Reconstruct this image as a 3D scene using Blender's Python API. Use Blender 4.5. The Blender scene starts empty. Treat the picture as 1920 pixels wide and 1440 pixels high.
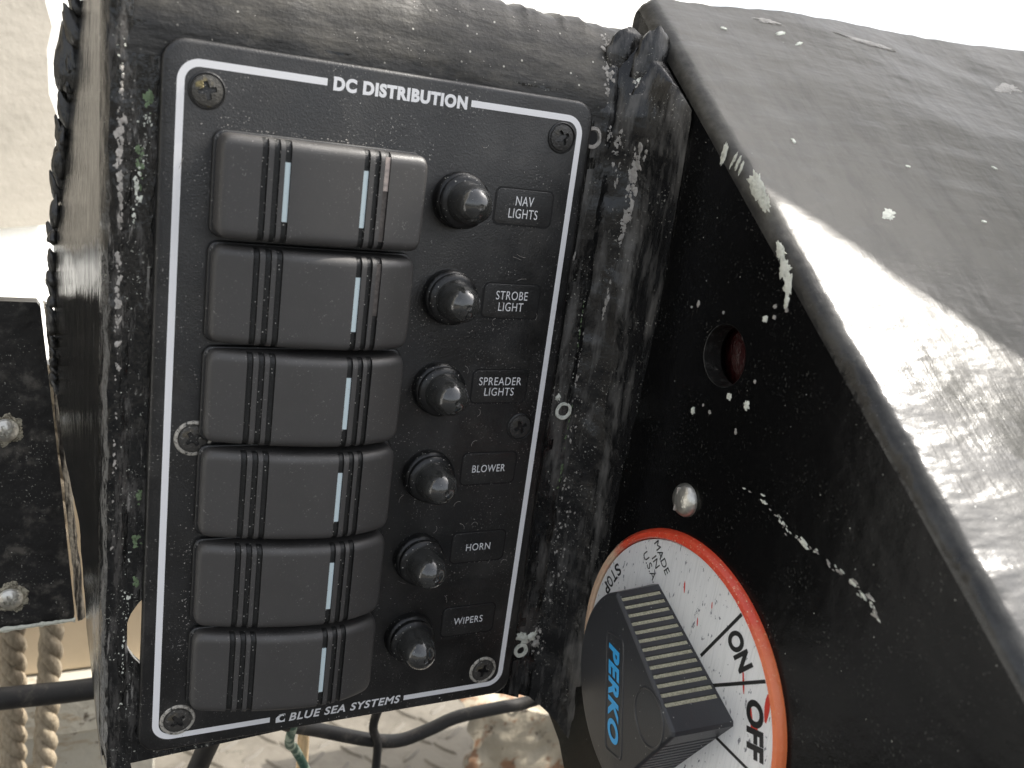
import bpy, bmesh, math, random
from mathutils import Vector, Matrix, noise
random.seed(7)
R = math.radians
MM = 0.001
scene = bpy.context.scene
C = scene.collection

# ------------------------------------------------------------------ camera, world, sun
cd = bpy.data.cameras.new("camera"); cam = bpy.data.objects.new("camera", cd); C.objects.link(cam)
cam.matrix_world = Matrix(((0.88785429, 0.00152391, -0.46012221, -30.371*MM),
                           (-0.44063201, 0.29079576, -0.84928279, -227.675*MM),
                           (0.13250735, 0.95678394, 0.25885575, 168.591*MM), (0, 0, 0, 1)))
cd.sensor_width = 36; cd.lens = 36*1756.65/1920; cd.clip_start = 0.01; cd.clip_end = 200
cd.dof.use_dof = True; cd.dof.focus_distance = 0.262; cd.dof.aperture_fstop = 20
scene.camera = cam

SUN = Vector((0.62, -0.035, 0.783)).normalized()
w = bpy.data.worlds.new("World"); scene.world = w; w.use_nodes = True
nt = w.node_tree; bg = nt.nodes["Background"]; bg.inputs[1].default_value = 0.15
sk = nt.nodes.new("ShaderNodeTexSky"); sk.sky_type = 'NISHITA'; sk.sun_disc = False
sk.sun_elevation = math.asin(SUN.z); sk.sun_rotation = math.atan2(SUN.x, SUN.y)
sk.dust_density = 4.0; sk.ozone_density = 1.0
hs = nt.nodes.new("ShaderNodeHueSaturation"); hs.inputs["Saturation"].default_value = 0.35   # hazy, nearly white sky
nt.links.new(sk.outputs[0], hs.inputs["Color"]); nt.links.new(hs.outputs[0], bg.inputs[0])
sd = bpy.data.lights.new("sun", 'SUN'); sd.energy = 3.2; sd.angle = R(0.5); sd.color = (1, 0.95, 0.87)
so = bpy.data.objects.new("sun", sd); C.objects.link(so)
so.rotation_euler = SUN.to_track_quat('Z', 'Y').to_euler()
scene.view_settings.view_transform = 'Standard'; scene.view_settings.look = 'None'
scene.view_settings.exposure = 1.15; scene.view_settings.gamma = 1

# ------------------------------------------------------------------ materials
class Mat:
    """small builder: object coordinates in millimetres -> colour / roughness / bump chain"""
    def __init__(s, name, col, rough=0.5, metal=0.0, coat=0.0, spec=0.5, coat_rough=0.1):
        s.m = bpy.data.materials.new(name); s.m.use_nodes = True
        s.t = s.m.node_tree; s.n = s.t.nodes; s.l = s.t.links
        s.b = s.n["Principled BSDF"]
        s.b.inputs["Metallic"].default_value = metal
        s.b.inputs["Coat Weight"].default_value = coat
        s.b.inputs["Coat Roughness"].default_value = coat_rough
        s.b.inputs["Specular IOR Level"].default_value = spec
        s.b.inputs["Base Color"].default_value = (*col, 1); s.b.inputs["Roughness"].default_value = rough
        tc = s.n.new("ShaderNodeTexCoord")
        s.co = tc.outputs["Object"]
        s.c = None; s.col = (*col, 1); s.r = None; s.rough = rough; s.h = None
    def vec(s, sc, loc=(0, 0, 0), rot=(0, 0, 0)):
        k = s.n.new("ShaderNodeMapping"); k.inputs["Scale"].default_value = tuple(1000*x for x in sc)
        k.inputs["Location"].default_value = loc; k.inputs["Rotation"].default_value = rot
        s.l.new(s.co, k.inputs[0]); return k.outputs[0]
    def noise(s, sc, detail=4, loc=(0, 0, 0), rot=(0, 0, 0), rough=0.55):
        if not hasattr(sc, '__len__'): sc = (sc,)*3
        k = s.n.new("ShaderNodeTexNoise"); k.inputs["Scale"].default_value = 1; k.inputs["Detail"].default_value = detail
        k.inputs["Roughness"].default_value = rough
        s.l.new(s.vec(sc, loc, rot), k.inputs["Vector"]); return k.outputs["Fac"]
    def ramp(s, x, lo, hi, a=0.0, b=1.0):
        k = s.n.new("ShaderNodeMapRange"); k.interpolation_type = 'SMOOTHSTEP'
        for i, v in zip(("From Min", "From Max", "To Min", "To Max"), (lo, hi, a, b)): k.inputs[i].default_value = v
        s.l.new(x, k.inputs["Value"]); return k.outputs[0]
    def math(s, op, a, b):
        k = s.n.new("ShaderNodeMath"); k.operation = op; k.use_clamp = op in ('MULTIPLY',)
        for i, v in enumerate((a, b)):
            if hasattr(v, 'type'): s.l.new(v, k.inputs[i])
            else: k.inputs[i].default_value = v
        return k.outputs[0]
    def specks(s, sc, size, keep, loc=(0, 0, 0)):
        if not hasattr(sc, '__len__'): sc = (sc,)*3
        k = s.n.new("ShaderNodeTexVoronoi"); k.inputs["Scale"].default_value = 1
        v = s.vec(sc, loc); s.l.new(v, k.inputs["Vector"])
        d = s.ramp(k.outputs["Distance"], size*0.7, size, 1, 0)
        sp = s.n.new("ShaderNodeSeparateColor"); s.l.new(k.outputs["Color"], sp.inputs[0])
        g = s.ramp(sp.outputs[0], 1-keep, 1-keep+0.02, 0, 1)
        return s.math('MULTIPLY', d, g)
    def dust(s, sc=1.6, lo=0.66, hi=0.71, amt=1.0, clus=0.12, loc=(0, 0, 0)):
        """irregular fine dust, thicker in some places than in others"""
        f = s.ramp(s.noise(sc, 2, loc=loc, rough=0.6), lo, hi)
        g = s.ramp(s.noise(clus, 5, loc=(loc[0]+7, 2, 5), rough=0.7), 0.45, 0.62, 0.06, 1)
        return s.math('MULTIPLY', s.math('MULTIPLY', f, g), amt)
    def mix(s, fac, col):
        k = s.n.new("ShaderNodeMix"); k.data_type = 'RGBA'
        if hasattr(fac, 'type'): s.l.new(fac, k.inputs[0])
        else: k.inputs[0].default_value = fac
        if s.c: s.l.new(s.c, k.inputs[6])
        else: k.inputs[6].default_value = s.col
        k.inputs[7].default_value = (*col, 1); s.c = k.outputs[2]; return s
    def roughmix(s, fac, val):
        k = s.n.new("ShaderNodeMix"); k.data_type = 'FLOAT'
        s.l.new(fac, k.inputs[0])
        if s.r: s.l.new(s.r, k.inputs[2])
        else: k.inputs[2].default_value = s.rough
        k.inputs[3].default_value = val; s.r = k.outputs[0]; return s
    def bump(s, h, dist_mm, strength=1.0):
        k = s.n.new("ShaderNodeBump"); k.inputs["Strength"].default_value = strength
        k.inputs["Distance"].default_value = dist_mm*MM
        s.l.new(h, k.inputs["Height"])
        if s.h: s.l.new(s.h, k.inputs["Normal"])
        s.h = k.outputs[0]; return s
    def done(s):
        if s.c: s.l.new(s.c, s.b.inputs["Base Color"])
        if s.r: s.l.new(s.r, s.b.inputs["Roughness"])
        if s.h: s.l.new(s.h, s.b.inputs["Normal"]); s.l.new(s.h, s.b.inputs["Coat Normal"])
        return s.m

def black_gelcoat(name,  rough=0.22, base=(0.006, 0.006, 0.006), wave=0.35, dust=1.0, smear=(0.06, 0.055, 0.05), smear_amt=(0.58, 0.75), coarse=0.07, spec=0.5):
    a = Mat(name, base, rough, coat=0.0, spec=spec)
    sm = a.ramp(a.noise(coarse, 8, rough=0.7), *smear_amt)
    a.mix(a.math('MULTIPLY', sm, 0.8*dust), smear).roughmix(sm, min(rough+0.3, 0.7))
    a.mix(a.math('MULTIPLY', a.ramp(a.noise(0.6, 6, loc=(9, 3, 1), rough=0.75), 0.56, 0.8), 0.35*dust), (0.12, 0.115, 0.105))
    a.mix(a.dust(1.4, 0.63, 0.69, min(1, 0.9*dust), 0.08), (0.30, 0.29, 0.26))
    a.mix(a.specks(0.35, 0.06, 0.25*dust), (0.5, 0.49, 0.44))
    a.mix(a.specks(0.10, 0.03, 0.2*dust, loc=(3, 5, 7)), (0.65, 0.65, 0.58))
    a.bump(a.noise(0.05, 3), 3.0*wave)
    a.bump(a.noise(0.25, 4, loc=(4, 4, 4)), 0.5*wave)
    a.bump(a.noise(2.5, 3, loc=(1, 2, 3)), 0.03)
    return a.done()

M = {}
M['gel'] = black_gelcoat("black_gelcoat", 0.25)
M['wing'] = black_gelcoat("black_gelcoat_glossy", 0.20, base=(0.004, 0.004, 0.004), wave=0.16, dust=0.2, smear=(0.014, 0.014, 0.013), smear_amt=(0.60, 0.8), spec=0.2)

a = Mat("sloping_top_gelcoat", (0.046, 0.046, 0.045), 0.225, spec=0.5)
a.mix(a.ramp(a.noise((0.03, 0.02, 0.02), 6, rough=0.65), 0.4, 0.7), (0.055, 0.054, 0.048))
a.mix(a.ramp(a.noise(0.35, 6, rough=0.7), 0.6, 0.85, 0, 0.5), (0.14, 0.13, 0.115))
a.mix(a.dust(1.2, 0.68, 0.73, 0.8, 0.06), (0.4, 0.4, 0.37)); a.mix(a.specks(0.25, 0.05, 0.35), (0.7, 0.7, 0.66)); a.mix(a.specks(0.08, 0.03, 0.4, (2, 9, 4)), (0.8, 0.8, 0.75))
z_ = a.n.new("ShaderNodeSeparateXYZ"); a.l.new(a.co, z_.inputs[0])
ad = a.n.new("ShaderNodeMath"); ad.operation = 'ADD'; a.l.new(z_.outputs[2], ad.inputs[0]); a.l.new(a.math('MULTIPLY', a.noise(0.025, 5, loc=(6, 1, 0), rough=0.65), 0.05), ad.inputs[1])
du = a.ramp(ad.outputs[0], 0.150, 0.195)                      # settled dust towards the back edge; lighter colour also makes up for shade there
a.mix(a.math('MULTIPLY', du, 0.8), (0.118, 0.111, 0.094)); a.roughmix(du, 0.46)
a.mix(a.ramp(a.noise((0.10, 0.035, 0.035), 7, loc=(11, 3, 0), rough=0.72), 0.42, 0.68, 0, 0.55), (0.045, 0.043, 0.038)); a.mix(a.ramp(a.noise(0.5, 6, loc=(1, 3, 9), rough=0.75), 0.6, 0.8, 0, 0.5), (0.2, 0.195, 0.175))
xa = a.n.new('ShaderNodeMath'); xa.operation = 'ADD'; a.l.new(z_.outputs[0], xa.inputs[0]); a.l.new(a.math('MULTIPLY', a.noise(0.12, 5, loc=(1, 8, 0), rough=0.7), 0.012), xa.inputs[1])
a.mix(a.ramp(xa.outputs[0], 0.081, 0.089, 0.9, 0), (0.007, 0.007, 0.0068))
a.bump(a.noise((0.02, 0.05, 0.05), 4, loc=(2, 1, 1), rot=(0, 0, R(20))), 1.8)
a.bump(a.noise((0.22, 0.028, 0.028), 5, loc=(7, 2, 0), rough=0.55), 0.22)
a.bump(a.noise(2.2, 4), 0.04)
M['slope'] = a.done()

a = Mat("weathered_black_gelcoat", (0.030, 0.0275, 0.023), 0.5)
a.mix(a.ramp(a.noise((0.05, 0.12, 0.16), 7, rough=0.7), 0.4, 0.7), (0.085, 0.077, 0.062))
a.mix(a.ramp(a.noise(0.5, 7, rough=0.75), 0.55, 0.8, 0, 0.5), (0.16, 0.15, 0.13))
a.mix(a.specks(0.4, 0.13, 0.4), (0.5, 0.48, 0.42))
a.bump(a.noise((0.05, 0.1, 0.15), 5), 0.8).bump(a.noise(1.0, 5), 0.10)
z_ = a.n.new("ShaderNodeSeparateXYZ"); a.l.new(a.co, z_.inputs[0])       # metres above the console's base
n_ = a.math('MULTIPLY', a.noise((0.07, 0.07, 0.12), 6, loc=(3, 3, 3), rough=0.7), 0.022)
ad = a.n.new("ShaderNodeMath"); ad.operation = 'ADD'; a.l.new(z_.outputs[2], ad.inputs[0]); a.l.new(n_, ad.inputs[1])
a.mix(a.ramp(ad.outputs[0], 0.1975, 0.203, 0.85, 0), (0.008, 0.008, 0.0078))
M['toproll'] = a.done()

a = Mat("fillet_putty", (0.007, 0.007, 0.007), 0.26)
m1 = a.ramp(a.noise((0.2, 0.2, 0.035), 8, loc=(3, 1, 2), rough=0.66), 0.48, 0.68)
a.mix(a.math('MULTIPLY', m1, 0.85), (0.12, 0.114, 0.105)).roughmix(m1, 0.45)
m2 = a.ramp(a.noise((0.5, 0.5, 0.10), 6, loc=(8, 1, 5), rough=0.7), 0.64, 0.76)
a.mix(a.math('MULTIPLY', m2, 0.8), (0.30, 0.28, 0.25))
a.mix(a.dust(1.5, 0.64, 0.7, 1.0, 0.08), (0.35, 0.34, 0.3))
a.bump(a.noise((0.14, 0.14, 0.07), 3), 0.9).bump(a.noise(0.9, 4), 0.12)
M['fillet'] = a.done()

a = Mat("flange_gelcoat", (0.012, 0.0115, 0.010), 0.10, spec=0.8, coat=0.5, coat_rough=0.10)
a.mix(a.ramp(a.noise((0.6, 0.6, 0.03), 5), 0.5, 0.75, 0, 0.6), (0.05, 0.047, 0.04))
a.bump(a.noise((1.8, 1.8, 0.03), 3), 0.10).bump(a.noise((0.1, 0.1, 0.05), 3), 0.5)
M['flange'] = a.done()

a = Mat("lip_gelcoat", (0.009, 0.009, 0.0085), 0.2)
m1 = a.ramp(a.noise((0.30, 0.30, 0.06), 7, rough=0.7), 0.50, 0.66)
a.mix(a.math('MULTIPLY', m1, 0.8), (0.075, 0.07, 0.064))
m3 = a.ramp(a.noise((0.5, 0.3, 0.07), 6, loc=(1, 4, 9), rough=0.65), 0.60, 0.68)  # pale streaks: scuffed paint, and the lip's highlight put into the colour
a.mix(a.math('MULTIPLY', m3, 0.75), (0.26, 0.245, 0.225)).roughmix(m1, 0.4)
a.mix(a.dust(1.5, 0.64, 0.7, 1.0, 0.08), (0.4, 0.4, 0.35))
a.bump(a.noise((0.2, 0.2, 0.09), 3), 1.4).bump(a.noise(1.2, 4), 0.10)
M['lip'] = a.done()

def plastic(name, base, rough, grain=0.05, dust=0.5, gs=3.0):
    a = Mat(name, base, rough, spec=0.75)
    sm = a.ramp(a.noise(0.06, 7, rough=0.65), 0.45, 0.72)
    a.mix(a.math('MULTIPLY', sm, 0.45*dust), (0.07, 0.066, 0.06))
    a.mix(a.ramp(a.noise(0.7, 6, loc=(2, 2, 2), rough=0.8), 0.58, 0.85, 0, 0.35*dust), (0.14, 0.13, 0.12))
    a.mix(a.dust(1.7, 0.62, 0.69, min(1, 1.3*dust), 0.09), (0.26, 0.25, 0.23))
    a.mix(a.specks(0.5, 0.07, 0.3*dust), (0.42, 0.41, 0.38)); a.mix(a.specks(0.12, 0.028, 0.5*dust, (1, 6, 2)), (0.7, 0.69, 0.66))
    a.roughmix(a.ramp(a.noise(0.08, 4, loc=(3, 3, 3)), 0.35, 0.7), rough+0.18)
    a.bump(a.noise(gs, 2, loc=(5, 5, 5)), grain)
    return a.done()
M['plate'] = plastic("textured_panel_plastic", (0.0042, 0.0039, 0.0037), 0.36, 0.08, 0.7, 2.2)
M['label'] = plastic("smooth_label_plastic", (0.006, 0.006, 0.006), 0.33, 0.02, 0.35)
M['bezel'] = plastic("bezel_plastic", (0.006, 0.006, 0.006), 0.35, 0.03, 0.8)
M['rocker'] = plastic("satin_rocker_plastic", (0.050, 0.047, 0.0445), 0.44, 0.05, 0.45, 5)
a = Mat("dusty_groove", (0.012, 0.0118, 0.011), 0.5)
a.mix(a.ramp(a.noise(1.3, 6, rough=0.8), 0.5, 0.75, 0, 0.6), (0.07, 0.067, 0.06)); a.mix(a.specks(1.1, 0.2, 0.35), (0.5, 0.48, 0.44))
a.bump(a.noise(2, 4), 0.15); M['groove'] = a.done()
a = Mat("boot_rubber", (0.010, 0.010, 0.0095), 0.13, spec=0.6, coat=0.6, coat_rough=0.06)
a.mix(a.ramp(a.noise(0.35, 7, rough=0.75), 0.48, 0.78, 0, 0.5), (0.10, 0.098, 0.088))
a.mix(a.specks(1.0, 0.17, 0.4), (0.5, 0.49, 0.45)); a.roughmix(a.ramp(a.noise(0.4, 5), 0.5, 0.8), 0.4)
a.bump(a.noise(0.8, 4), 0.12); M['boot'] = a.done()
a = Mat("clear_boot_dome", (0.045, 0.045, 0.042), 0.14, spec=0.6, coat=0.9, coat_rough=0.07)
a.mix(a.ramp(a.noise(0.3, 7, rough=0.75), 0.46, 0.8, 0, 0.45), (0.13, 0.128, 0.118))
a.mix(a.specks(1.0, 0.14, 0.25), (0.5, 0.49, 0.45)); a.roughmix(a.ramp(a.noise(0.4, 5), 0.55, 0.8), 0.35)
a.bump(a.noise(0.5, 3), 0.10); a.b.inputs["Transmission Weight"].default_value = 0.25; M['dome'] = a.done()
a = Mat("collar_rubber", (0.007, 0.007, 0.007), 0.32)
a.mix(a.ramp(a.noise(0.8, 7, rough=0.8), 0.5, 0.75, 0, 0.5), (0.10, 0.097, 0.088)); a.mix(a.specks(1.2, 0.17, 0.5), (0.55, 0.53, 0.48))
a.bump(a.noise(1.4, 4), 0.12); M['collar'] = a.done()
a = Mat("white_print", (0.86, 0.855, 0.855), 0.4)
a.mix(a.ramp(a.noise(0.8, 5, rough=0.8), 0.62, 0.85, 0, 0.4), (0.35, 0.34, 0.32)); M['print'] = a.done()
a = Mat("light_bar_lens", (0.66, 0.78, 0.80), 0.3); a.mix(a.specks(1.5, 0.15, 0.2), (0.3, 0.3, 0.28)); M['lens'] = a.done()
M['faint'] = Mat("thin_white_print", (0.8, 0.8, 0.8), 0.5).done()
a = Mat("faded_pink_lens", (0.55, 0.46, 0.41), 0.35); a.mix(a.ramp(a.noise(0.6, 4), 0.4, 0.7, 0, 0.6), (0.18, 0.16, 0.15)); M['pink'] = a.done()
a = Mat("dark_amber_lens", (0.07, 0.06, 0.055), 0.3); a.mix(a.ramp(a.noise(0.9, 5), 0.4, 0.7, 0, 0.6), (0.15, 0.135, 0.125)); M['amber'] = a.done()

def screwmat(name, dark, light, rust, amt):
    a = Mat(name, dark, 0.38, metal=0.35)
    a.mix(a.ramp(a.noise(0.9, 6, rough=0.75), 0.62-amt, 0.78-amt), light)
    a.mix(a.ramp(a.noise(0.35, 4, loc=(3, 1, 8)), 0.58, 0.68, 0, 0.8), rust)
    a.bump(a.noise(1.4, 5), 0.25); return a.done()
M['screw'] = screwmat("black_oxide_screw", (0.055, 0.053, 0.05), (0.16, 0.15, 0.13), (0.05, 0.045, 0.035), 0.0)
M['screw_worn'] = screwmat("worn_screw", (0.07, 0.066, 0.06), (0.5, 0.48, 0.42), (0.10, 0.085, 0.06), 0.07)
M['screw_rust'] = screwmat("dirty_screw", (0.085, 0.08, 0.07), (0.16, 0.15, 0.11), (0.25, 0.20, 0.08), 0.02)
a = Mat('scraped_plastic', (0.015, 0.015, 0.014), 0.3); a.mix(a.ramp(a.noise(0.5, 5, rough=0.7), 0.5, 0.75), (0.09, 0.088, 0.08)); a.bump(a.noise(0.8, 4), 0.3); M['liner'] = a.done()
M['dark'] = Mat("dark_recess", (0.003, 0.003, 0.003), 0.6).done()
a = Mat("pale_metal", (0.62, 0.60, 0.54), 0.28, metal=0.85)
a.mix(a.ramp(a.noise(0.5, 5), 0.5, 0.8, 0, 0.6), (0.35, 0.33, 0.29)); a.bump(a.noise(1.2, 4), 0.15); M['metal'] = a.done()
a = Mat("chalky_white_paint", (0.74, 0.75, 0.66), 0.6)
a.mix(a.ramp(a.noise(0.8, 5), 0.45, 0.75, 0, 0.6), (0.33, 0.34, 0.28)); a.bump(a.noise(1.2, 4), 0.4); M['chip'] = a.done()
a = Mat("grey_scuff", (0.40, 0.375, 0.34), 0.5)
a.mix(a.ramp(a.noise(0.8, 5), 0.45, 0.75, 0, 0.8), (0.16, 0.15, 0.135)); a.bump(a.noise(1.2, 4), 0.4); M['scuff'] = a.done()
a = Mat('crust', (0.42, 0.39, 0.30), 0.8)
a.mix(a.ramp(a.noise(0.6, 6, rough=0.75), 0.42, 0.6), (0.10, 0.085, 0.06)); a.bump(a.noise(0.9, 5), 0.8); M['crust'] = a.done()
a = Mat("green_underpaint", (0.15, 0.21, 0.11), 0.5)
a.mix(a.ramp(a.noise(0.8, 5), 0.5, 0.7), (0.06, 0.09, 0.04)); a.bump(a.noise(1.2, 4), 0.4); M['green'] = a.done()

a = Mat("worn_ring", (0.5, 0.47, 0.41), 0.35, metal=0.3); a.mix(a.ramp(a.noise(0.9, 6, rough=0.75), 0.50, 0.62), (0.03, 0.03, 0.028)); a.bump(a.noise(1.4, 5), 0.3); M['ring'] = a.done()
# battery switch
a = Mat("brushed_aluminium", (0.93, 0.93, 0.92), 0.38, metal=0.2)
a.mix(a.ramp(a.noise((3.0, 0.10, 1), 4), 0.45, 0.75, 0, 0.35), (0.55, 0.56, 0.55))
a.mix(a.ramp(a.noise((0.9, 0.35, 1), 5, loc=(4, 2, 0), rough=0.6), 0.635, 0.66, 0, 0.85), (0.12, 0.12, 0.15))
a.bump(a.noise((4.0, 0.08, 1), 3), 0.05); M['alu'] = a.done()
a = Mat("red_enamel", (0.74, 0.07, 0.03), 0.32, coat=0.4)
a.mix(a.ramp(a.noise(0.4, 5, rough=0.7), 0.5, 0.75, 0, 0.5), (0.85, 0.20, 0.08))
a.mix(a.ramp(a.noise((1.2, 1.2, 1.2), 5, loc=(2, 7, 1), rough=0.7), 0.60, 0.66, 0, 0.9), (0.85, 0.62, 0.40))
z_ = a.n.new("ShaderNodeSeparateXYZ"); a.l.new(a.co, z_.inputs[0])
ad = a.n.new("ShaderNodeMath"); ad.operation = 'ADD'; a.l.new(z_.outputs[0], ad.inputs[0]); a.l.new(a.math('MULTIPLY', a.noise(0.09, 6, loc=(2, 2, 2), rough=0.7), 0.02), ad.inputs[1])
a.mix(a.ramp(ad.outputs[0], 0.034, 0.046, 0, 0.8), (0.86, 0.24, 0.08)); a.mix(a.ramp(ad.outputs[0], -0.026, -0.020, 0.85, 0), (0.78, 0.62, 0.42))  # sunlit right side painted in as lighter orange; left side worn to cream
a.bump(a.noise(1.0, 4), 0.2); M['red'] = a.done()
a = Mat("knob_plastic", (0.034, 0.035, 0.038), 0.36)
a.mix(a.ramp(a.noise(0.25, 6, rough=0.7), 0.5, 0.8, 0, 0.4), (0.05, 0.052, 0.055)); a.mix(a.specks(0.6, 0.12, 0.25), (0.3, 0.3, 0.28))
a.bump(a.noise(2.2, 3), 0.05); M['knob'] = a.done()
a = Mat("caked_dirt", (0.30, 0.28, 0.19), 0.9)
a.mix(a.ramp(a.noise(1.8, 6, rough=0.8), 0.35, 0.65), (0.60, 0.57, 0.42)); a.bump(a.noise(2.5, 5), 0.4); M['dirt'] = a.done()
M['blue'] = Mat("blue_print", (0.05, 0.42, 0.85), 0.35).done()
M['ink'] = Mat("black_print", (0.012, 0.012, 0.012), 0.4).done()
M['redink'] = Mat("red_smudge", (0.65, 0.05, 0.03), 0.4).done()
a = Mat("dark_red_lens", (0.035, 0.006, 0.006), 0.25); a.bump(a.noise(0.4, 3), 0.6); M['redlens'] = a.done()

# background
a = Mat("cream_wall_paint", (0.33, 0.305, 0.26), 0.6)
a.mix(a.ramp(a.noise(0.03, 6, rough=0.6), 0.4, 0.7), (0.28, 0.26, 0.22)); a.bump(a.noise((0.03, 0.03, 0.05), 4), 1.2).bump(a.noise(0.3, 4), 0.3); M['cream'] = a.done()
a = Mat("white_gelcoat", (0.80, 0.80, 0.77), 0.45); a.mix(a.ramp(a.noise(0.02, 6), 0.55, 0.8, 0, 0.5), (0.6, 0.58, 0.52)); a.bump(a.noise(0.05, 4), 1.5); M['white'] = a.done()
a = Mat("dirty_white_paint", (0.42, 0.40, 0.34), 0.6)
a.mix(a.ramp(a.noise((0.03, 0.03, 0.08), 7, rough=0.7), 0.5, 0.65, 0, 0.9), (0.30, 0.24, 0.16)); a.mix(a.ramp(a.noise(0.12, 6, loc=(3, 3, 3), rough=0.7), 0.6, 0.68), (0.07, 0.05, 0.035))
a.bump(a.noise(0.2, 5), 0.5); M['dirtywhite'] = a.done()
a = Mat("beige_deck_paint", (0.135, 0.122, 0.10), 0.6)
a.mix(a.ramp(a.noise(0.02, 7, rough=0.65), 0.42, 0.62), (0.085, 0.075, 0.06)); a.mix(a.ramp(a.noise(0.09, 6, loc=(5, 2, 2), rough=0.7), 0.64, 0.7, 0, 0.9), (0.035, 0.028, 0.02))
a.bump(a.noise(0.1, 5), 0.8); M['deck'] = a.done()
a = Mat("beige_locker_paint", (0.60, 0.48, 0.33), 0.5)
a.mix(a.ramp(a.noise(0.03, 6), 0.45, 0.7, 0, 0.8), (0.48, 0.38, 0.255)); a.mix(a.ramp(a.noise((0.05, 0.05, 0.5), 5, loc=(1, 1, 4)), 0.66, 0.70, 0, 0.8), (0.12, 0.09, 0.06))
M['locker'] = a.done()
a = Mat("flaking_paint_and_rust", (0.33, 0.29, 0.22), 0.65)
a.mix(a.ramp(a.noise(0.06, 6, rough=0.7), 0.54, 0.60), (0.22, 0.12, 0.065)); a.mix(a.ramp(a.noise(0.14, 6, loc=(2, 0, 4), rough=0.7), 0.6, 0.66), (0.08, 0.05, 0.03))
a.bump(a.noise(0.1, 6), 1.5); M['flake'] = a.done()
a = black_gelcoat("chipped_black_paint", 0.35, base=(0.010, 0.0095, 0.009), wave=0.5, dust=1.5, smear=(0.09, 0.082, 0.07), smear_amt=(0.5, 0.72), coarse=0.12); M['box'] = a
a = Mat("worn_bright_edge", (0.30, 0.27, 0.22), 0.3, metal=0.5)
a.mix(a.ramp(a.noise((0.5, 0.5, 0.05), 6, rough=0.7), 0.42, 0.55), (0.02, 0.018, 0.016)); a.bump(a.noise(0.6, 5), 0.6); M['edge'] = a.done()
a = Mat("manila_rope", (0.38, 0.315, 0.225), 0.8)
a.mix(a.ramp(a.noise((0.8, 0.8, 0.3), 5), 0.35, 0.7), (0.25, 0.20, 0.135)); a.mix(a.ramp(a.noise(0.12, 4, loc=(1, 1, 8)), 0.66, 0.72), (0.06, 0.045, 0.03))
a.bump(a.noise((2.5, 2.5, 0.8), 3), 0.6); M['rope'] = a.done()
a = Mat("black_cable", (0.013, 0.012, 0.011), 0.65); a.mix(a.ramp(a.noise(0.15, 6, rough=0.7), 0.5, 0.75, 0, 0.7), (0.10, 0.085, 0.07)); M['cable'] = a.done()
a = Mat("green_wire", (0.03, 0.09, 0.06), 0.5); a.mix(a.ramp(a.noise(0.2, 5), 0.45, 0.6), (0.35, 0.42, 0.32)); M['greenwire'] = a.done()
a = Mat("bare_wood", (0.70, 0.50, 0.28), 0.6); a.mix(a.ramp(a.noise((0.8, 0.8, 0.05), 4), 0.45, 0.7), (0.50, 0.32, 0.16)); M['wood'] = a.done()

# ------------------------------------------------------------------ mesh helpers (all in millimetres)
def link(name, verts, faces, mats, parent=None, loc=(0, 0, 0), rot=None, smooth=True, sharp=35, mi=None):
    me = bpy.data.meshes.new(name)
    me.from_pydata([(x*MM, y*MM, z*MM) for x, y, z in verts], [], faces)
    if not isinstance(mats, (list, tuple)): mats = [mats]
    for m_ in mats: me.materials.append(m_)
    if mi: me.polygons.foreach_set("material_index", mi)
    me.validate()
    bm = bmesh.new(); bm.from_mesh(me)
    bmesh.ops.remove_doubles(bm, verts=bm.verts, dist=1e-7)
    bmesh.ops.recalc_face_normals(bm, faces=bm.faces) if smooth != 'keep' else None
    for e in bm.edges:
        if len(e.link_faces) == 2 and e.calc_face_angle(0) > R(sharp): e.smooth = False
    for f in bm.faces: f.smooth = True
    bm.to_mesh(me); bm.free()
    o = bpy.data.objects.new(name, me); C.objects.link(o)
    o.location = Vector(loc)*MM
    if rot is not None: o.rotation_euler = rot
    if parent: o.parent = parent
    return o

def thing(name, label, cat, loc, rot=None, group=None):
    o = bpy.data.objects.new(name, None); C.objects.link(o); o.location = Vector(loc)*MM
    o.empty_display_size = 0.01
    if rot is not None: o.rotation_euler = rot
    o['label'] = label; o['category'] = cat
    if group: o['group'] = group
    return o
def tag(o, label, cat, group=None):
    o['label'] = label; o['category'] = cat
    if group: o['group'] = group
    return o

def grid(nu, nv, fn):
    v = [fn(i, j) for i in range(nu) for j in range(nv)]
    f = [(i*nv+j, (i+1)*nv+j, (i+1)*nv+j+1, i*nv+j+1) for i in range(nu-1) for j in range(nv-1)]
    return v, f

def rrect(x0, x1, z0, z1, r, n=6):
    p = []
    for cx, cz, a0 in ((x1-r, z1-r, 0), (x0+r, z1-r, 90), (x0+r, z0+r, 180), (x1-r, z0+r, 270)):
        for k in range(n+1):
            t = R(a0+90*k/n); p.append((cx+r*math.cos(t), cz+r*math.sin(t)))
    return p

def stack(levels, axis='y'):
    """levels: list of (outline [(a,b)...], h). Joined side walls plus end caps. axis y: (a,-h,b); z: (a,b,h)"""
    V, F = [], []
    n = len(levels[0][0])
    for out, h in levels:
        for p in out:
            hh = h(p) if callable(h) else h
            V.append((p[0], -hh, p[1]) if axis == 'y' else (p[0], p[1], hh))
    for k in range(len(levels)-1):
        for i in range(n):
            j = (i+1) % n; F.append((k*n+i, k*n+j, (k+1)*n+j, (k+1)*n+i))
    F.append(tuple(range(n))[::-1]); F.append(tuple(range((len(levels)-1)*n, len(levels)*n)))
    return V, F

def rr_levels(x0, x1, z0, z1, r, h0, h1, b):
    L = [(rrect(x0, x1, z0, z1, r), h0)]
    for k in range(5):
        t = R(90*k/4); ins = b*(1-math.cos(t))
        L.append((rrect(x0+ins, x1-ins, z0+ins, z1-ins, max(r-ins, 0.2)), h1-b+b*math.sin(t)))
    return L

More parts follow.
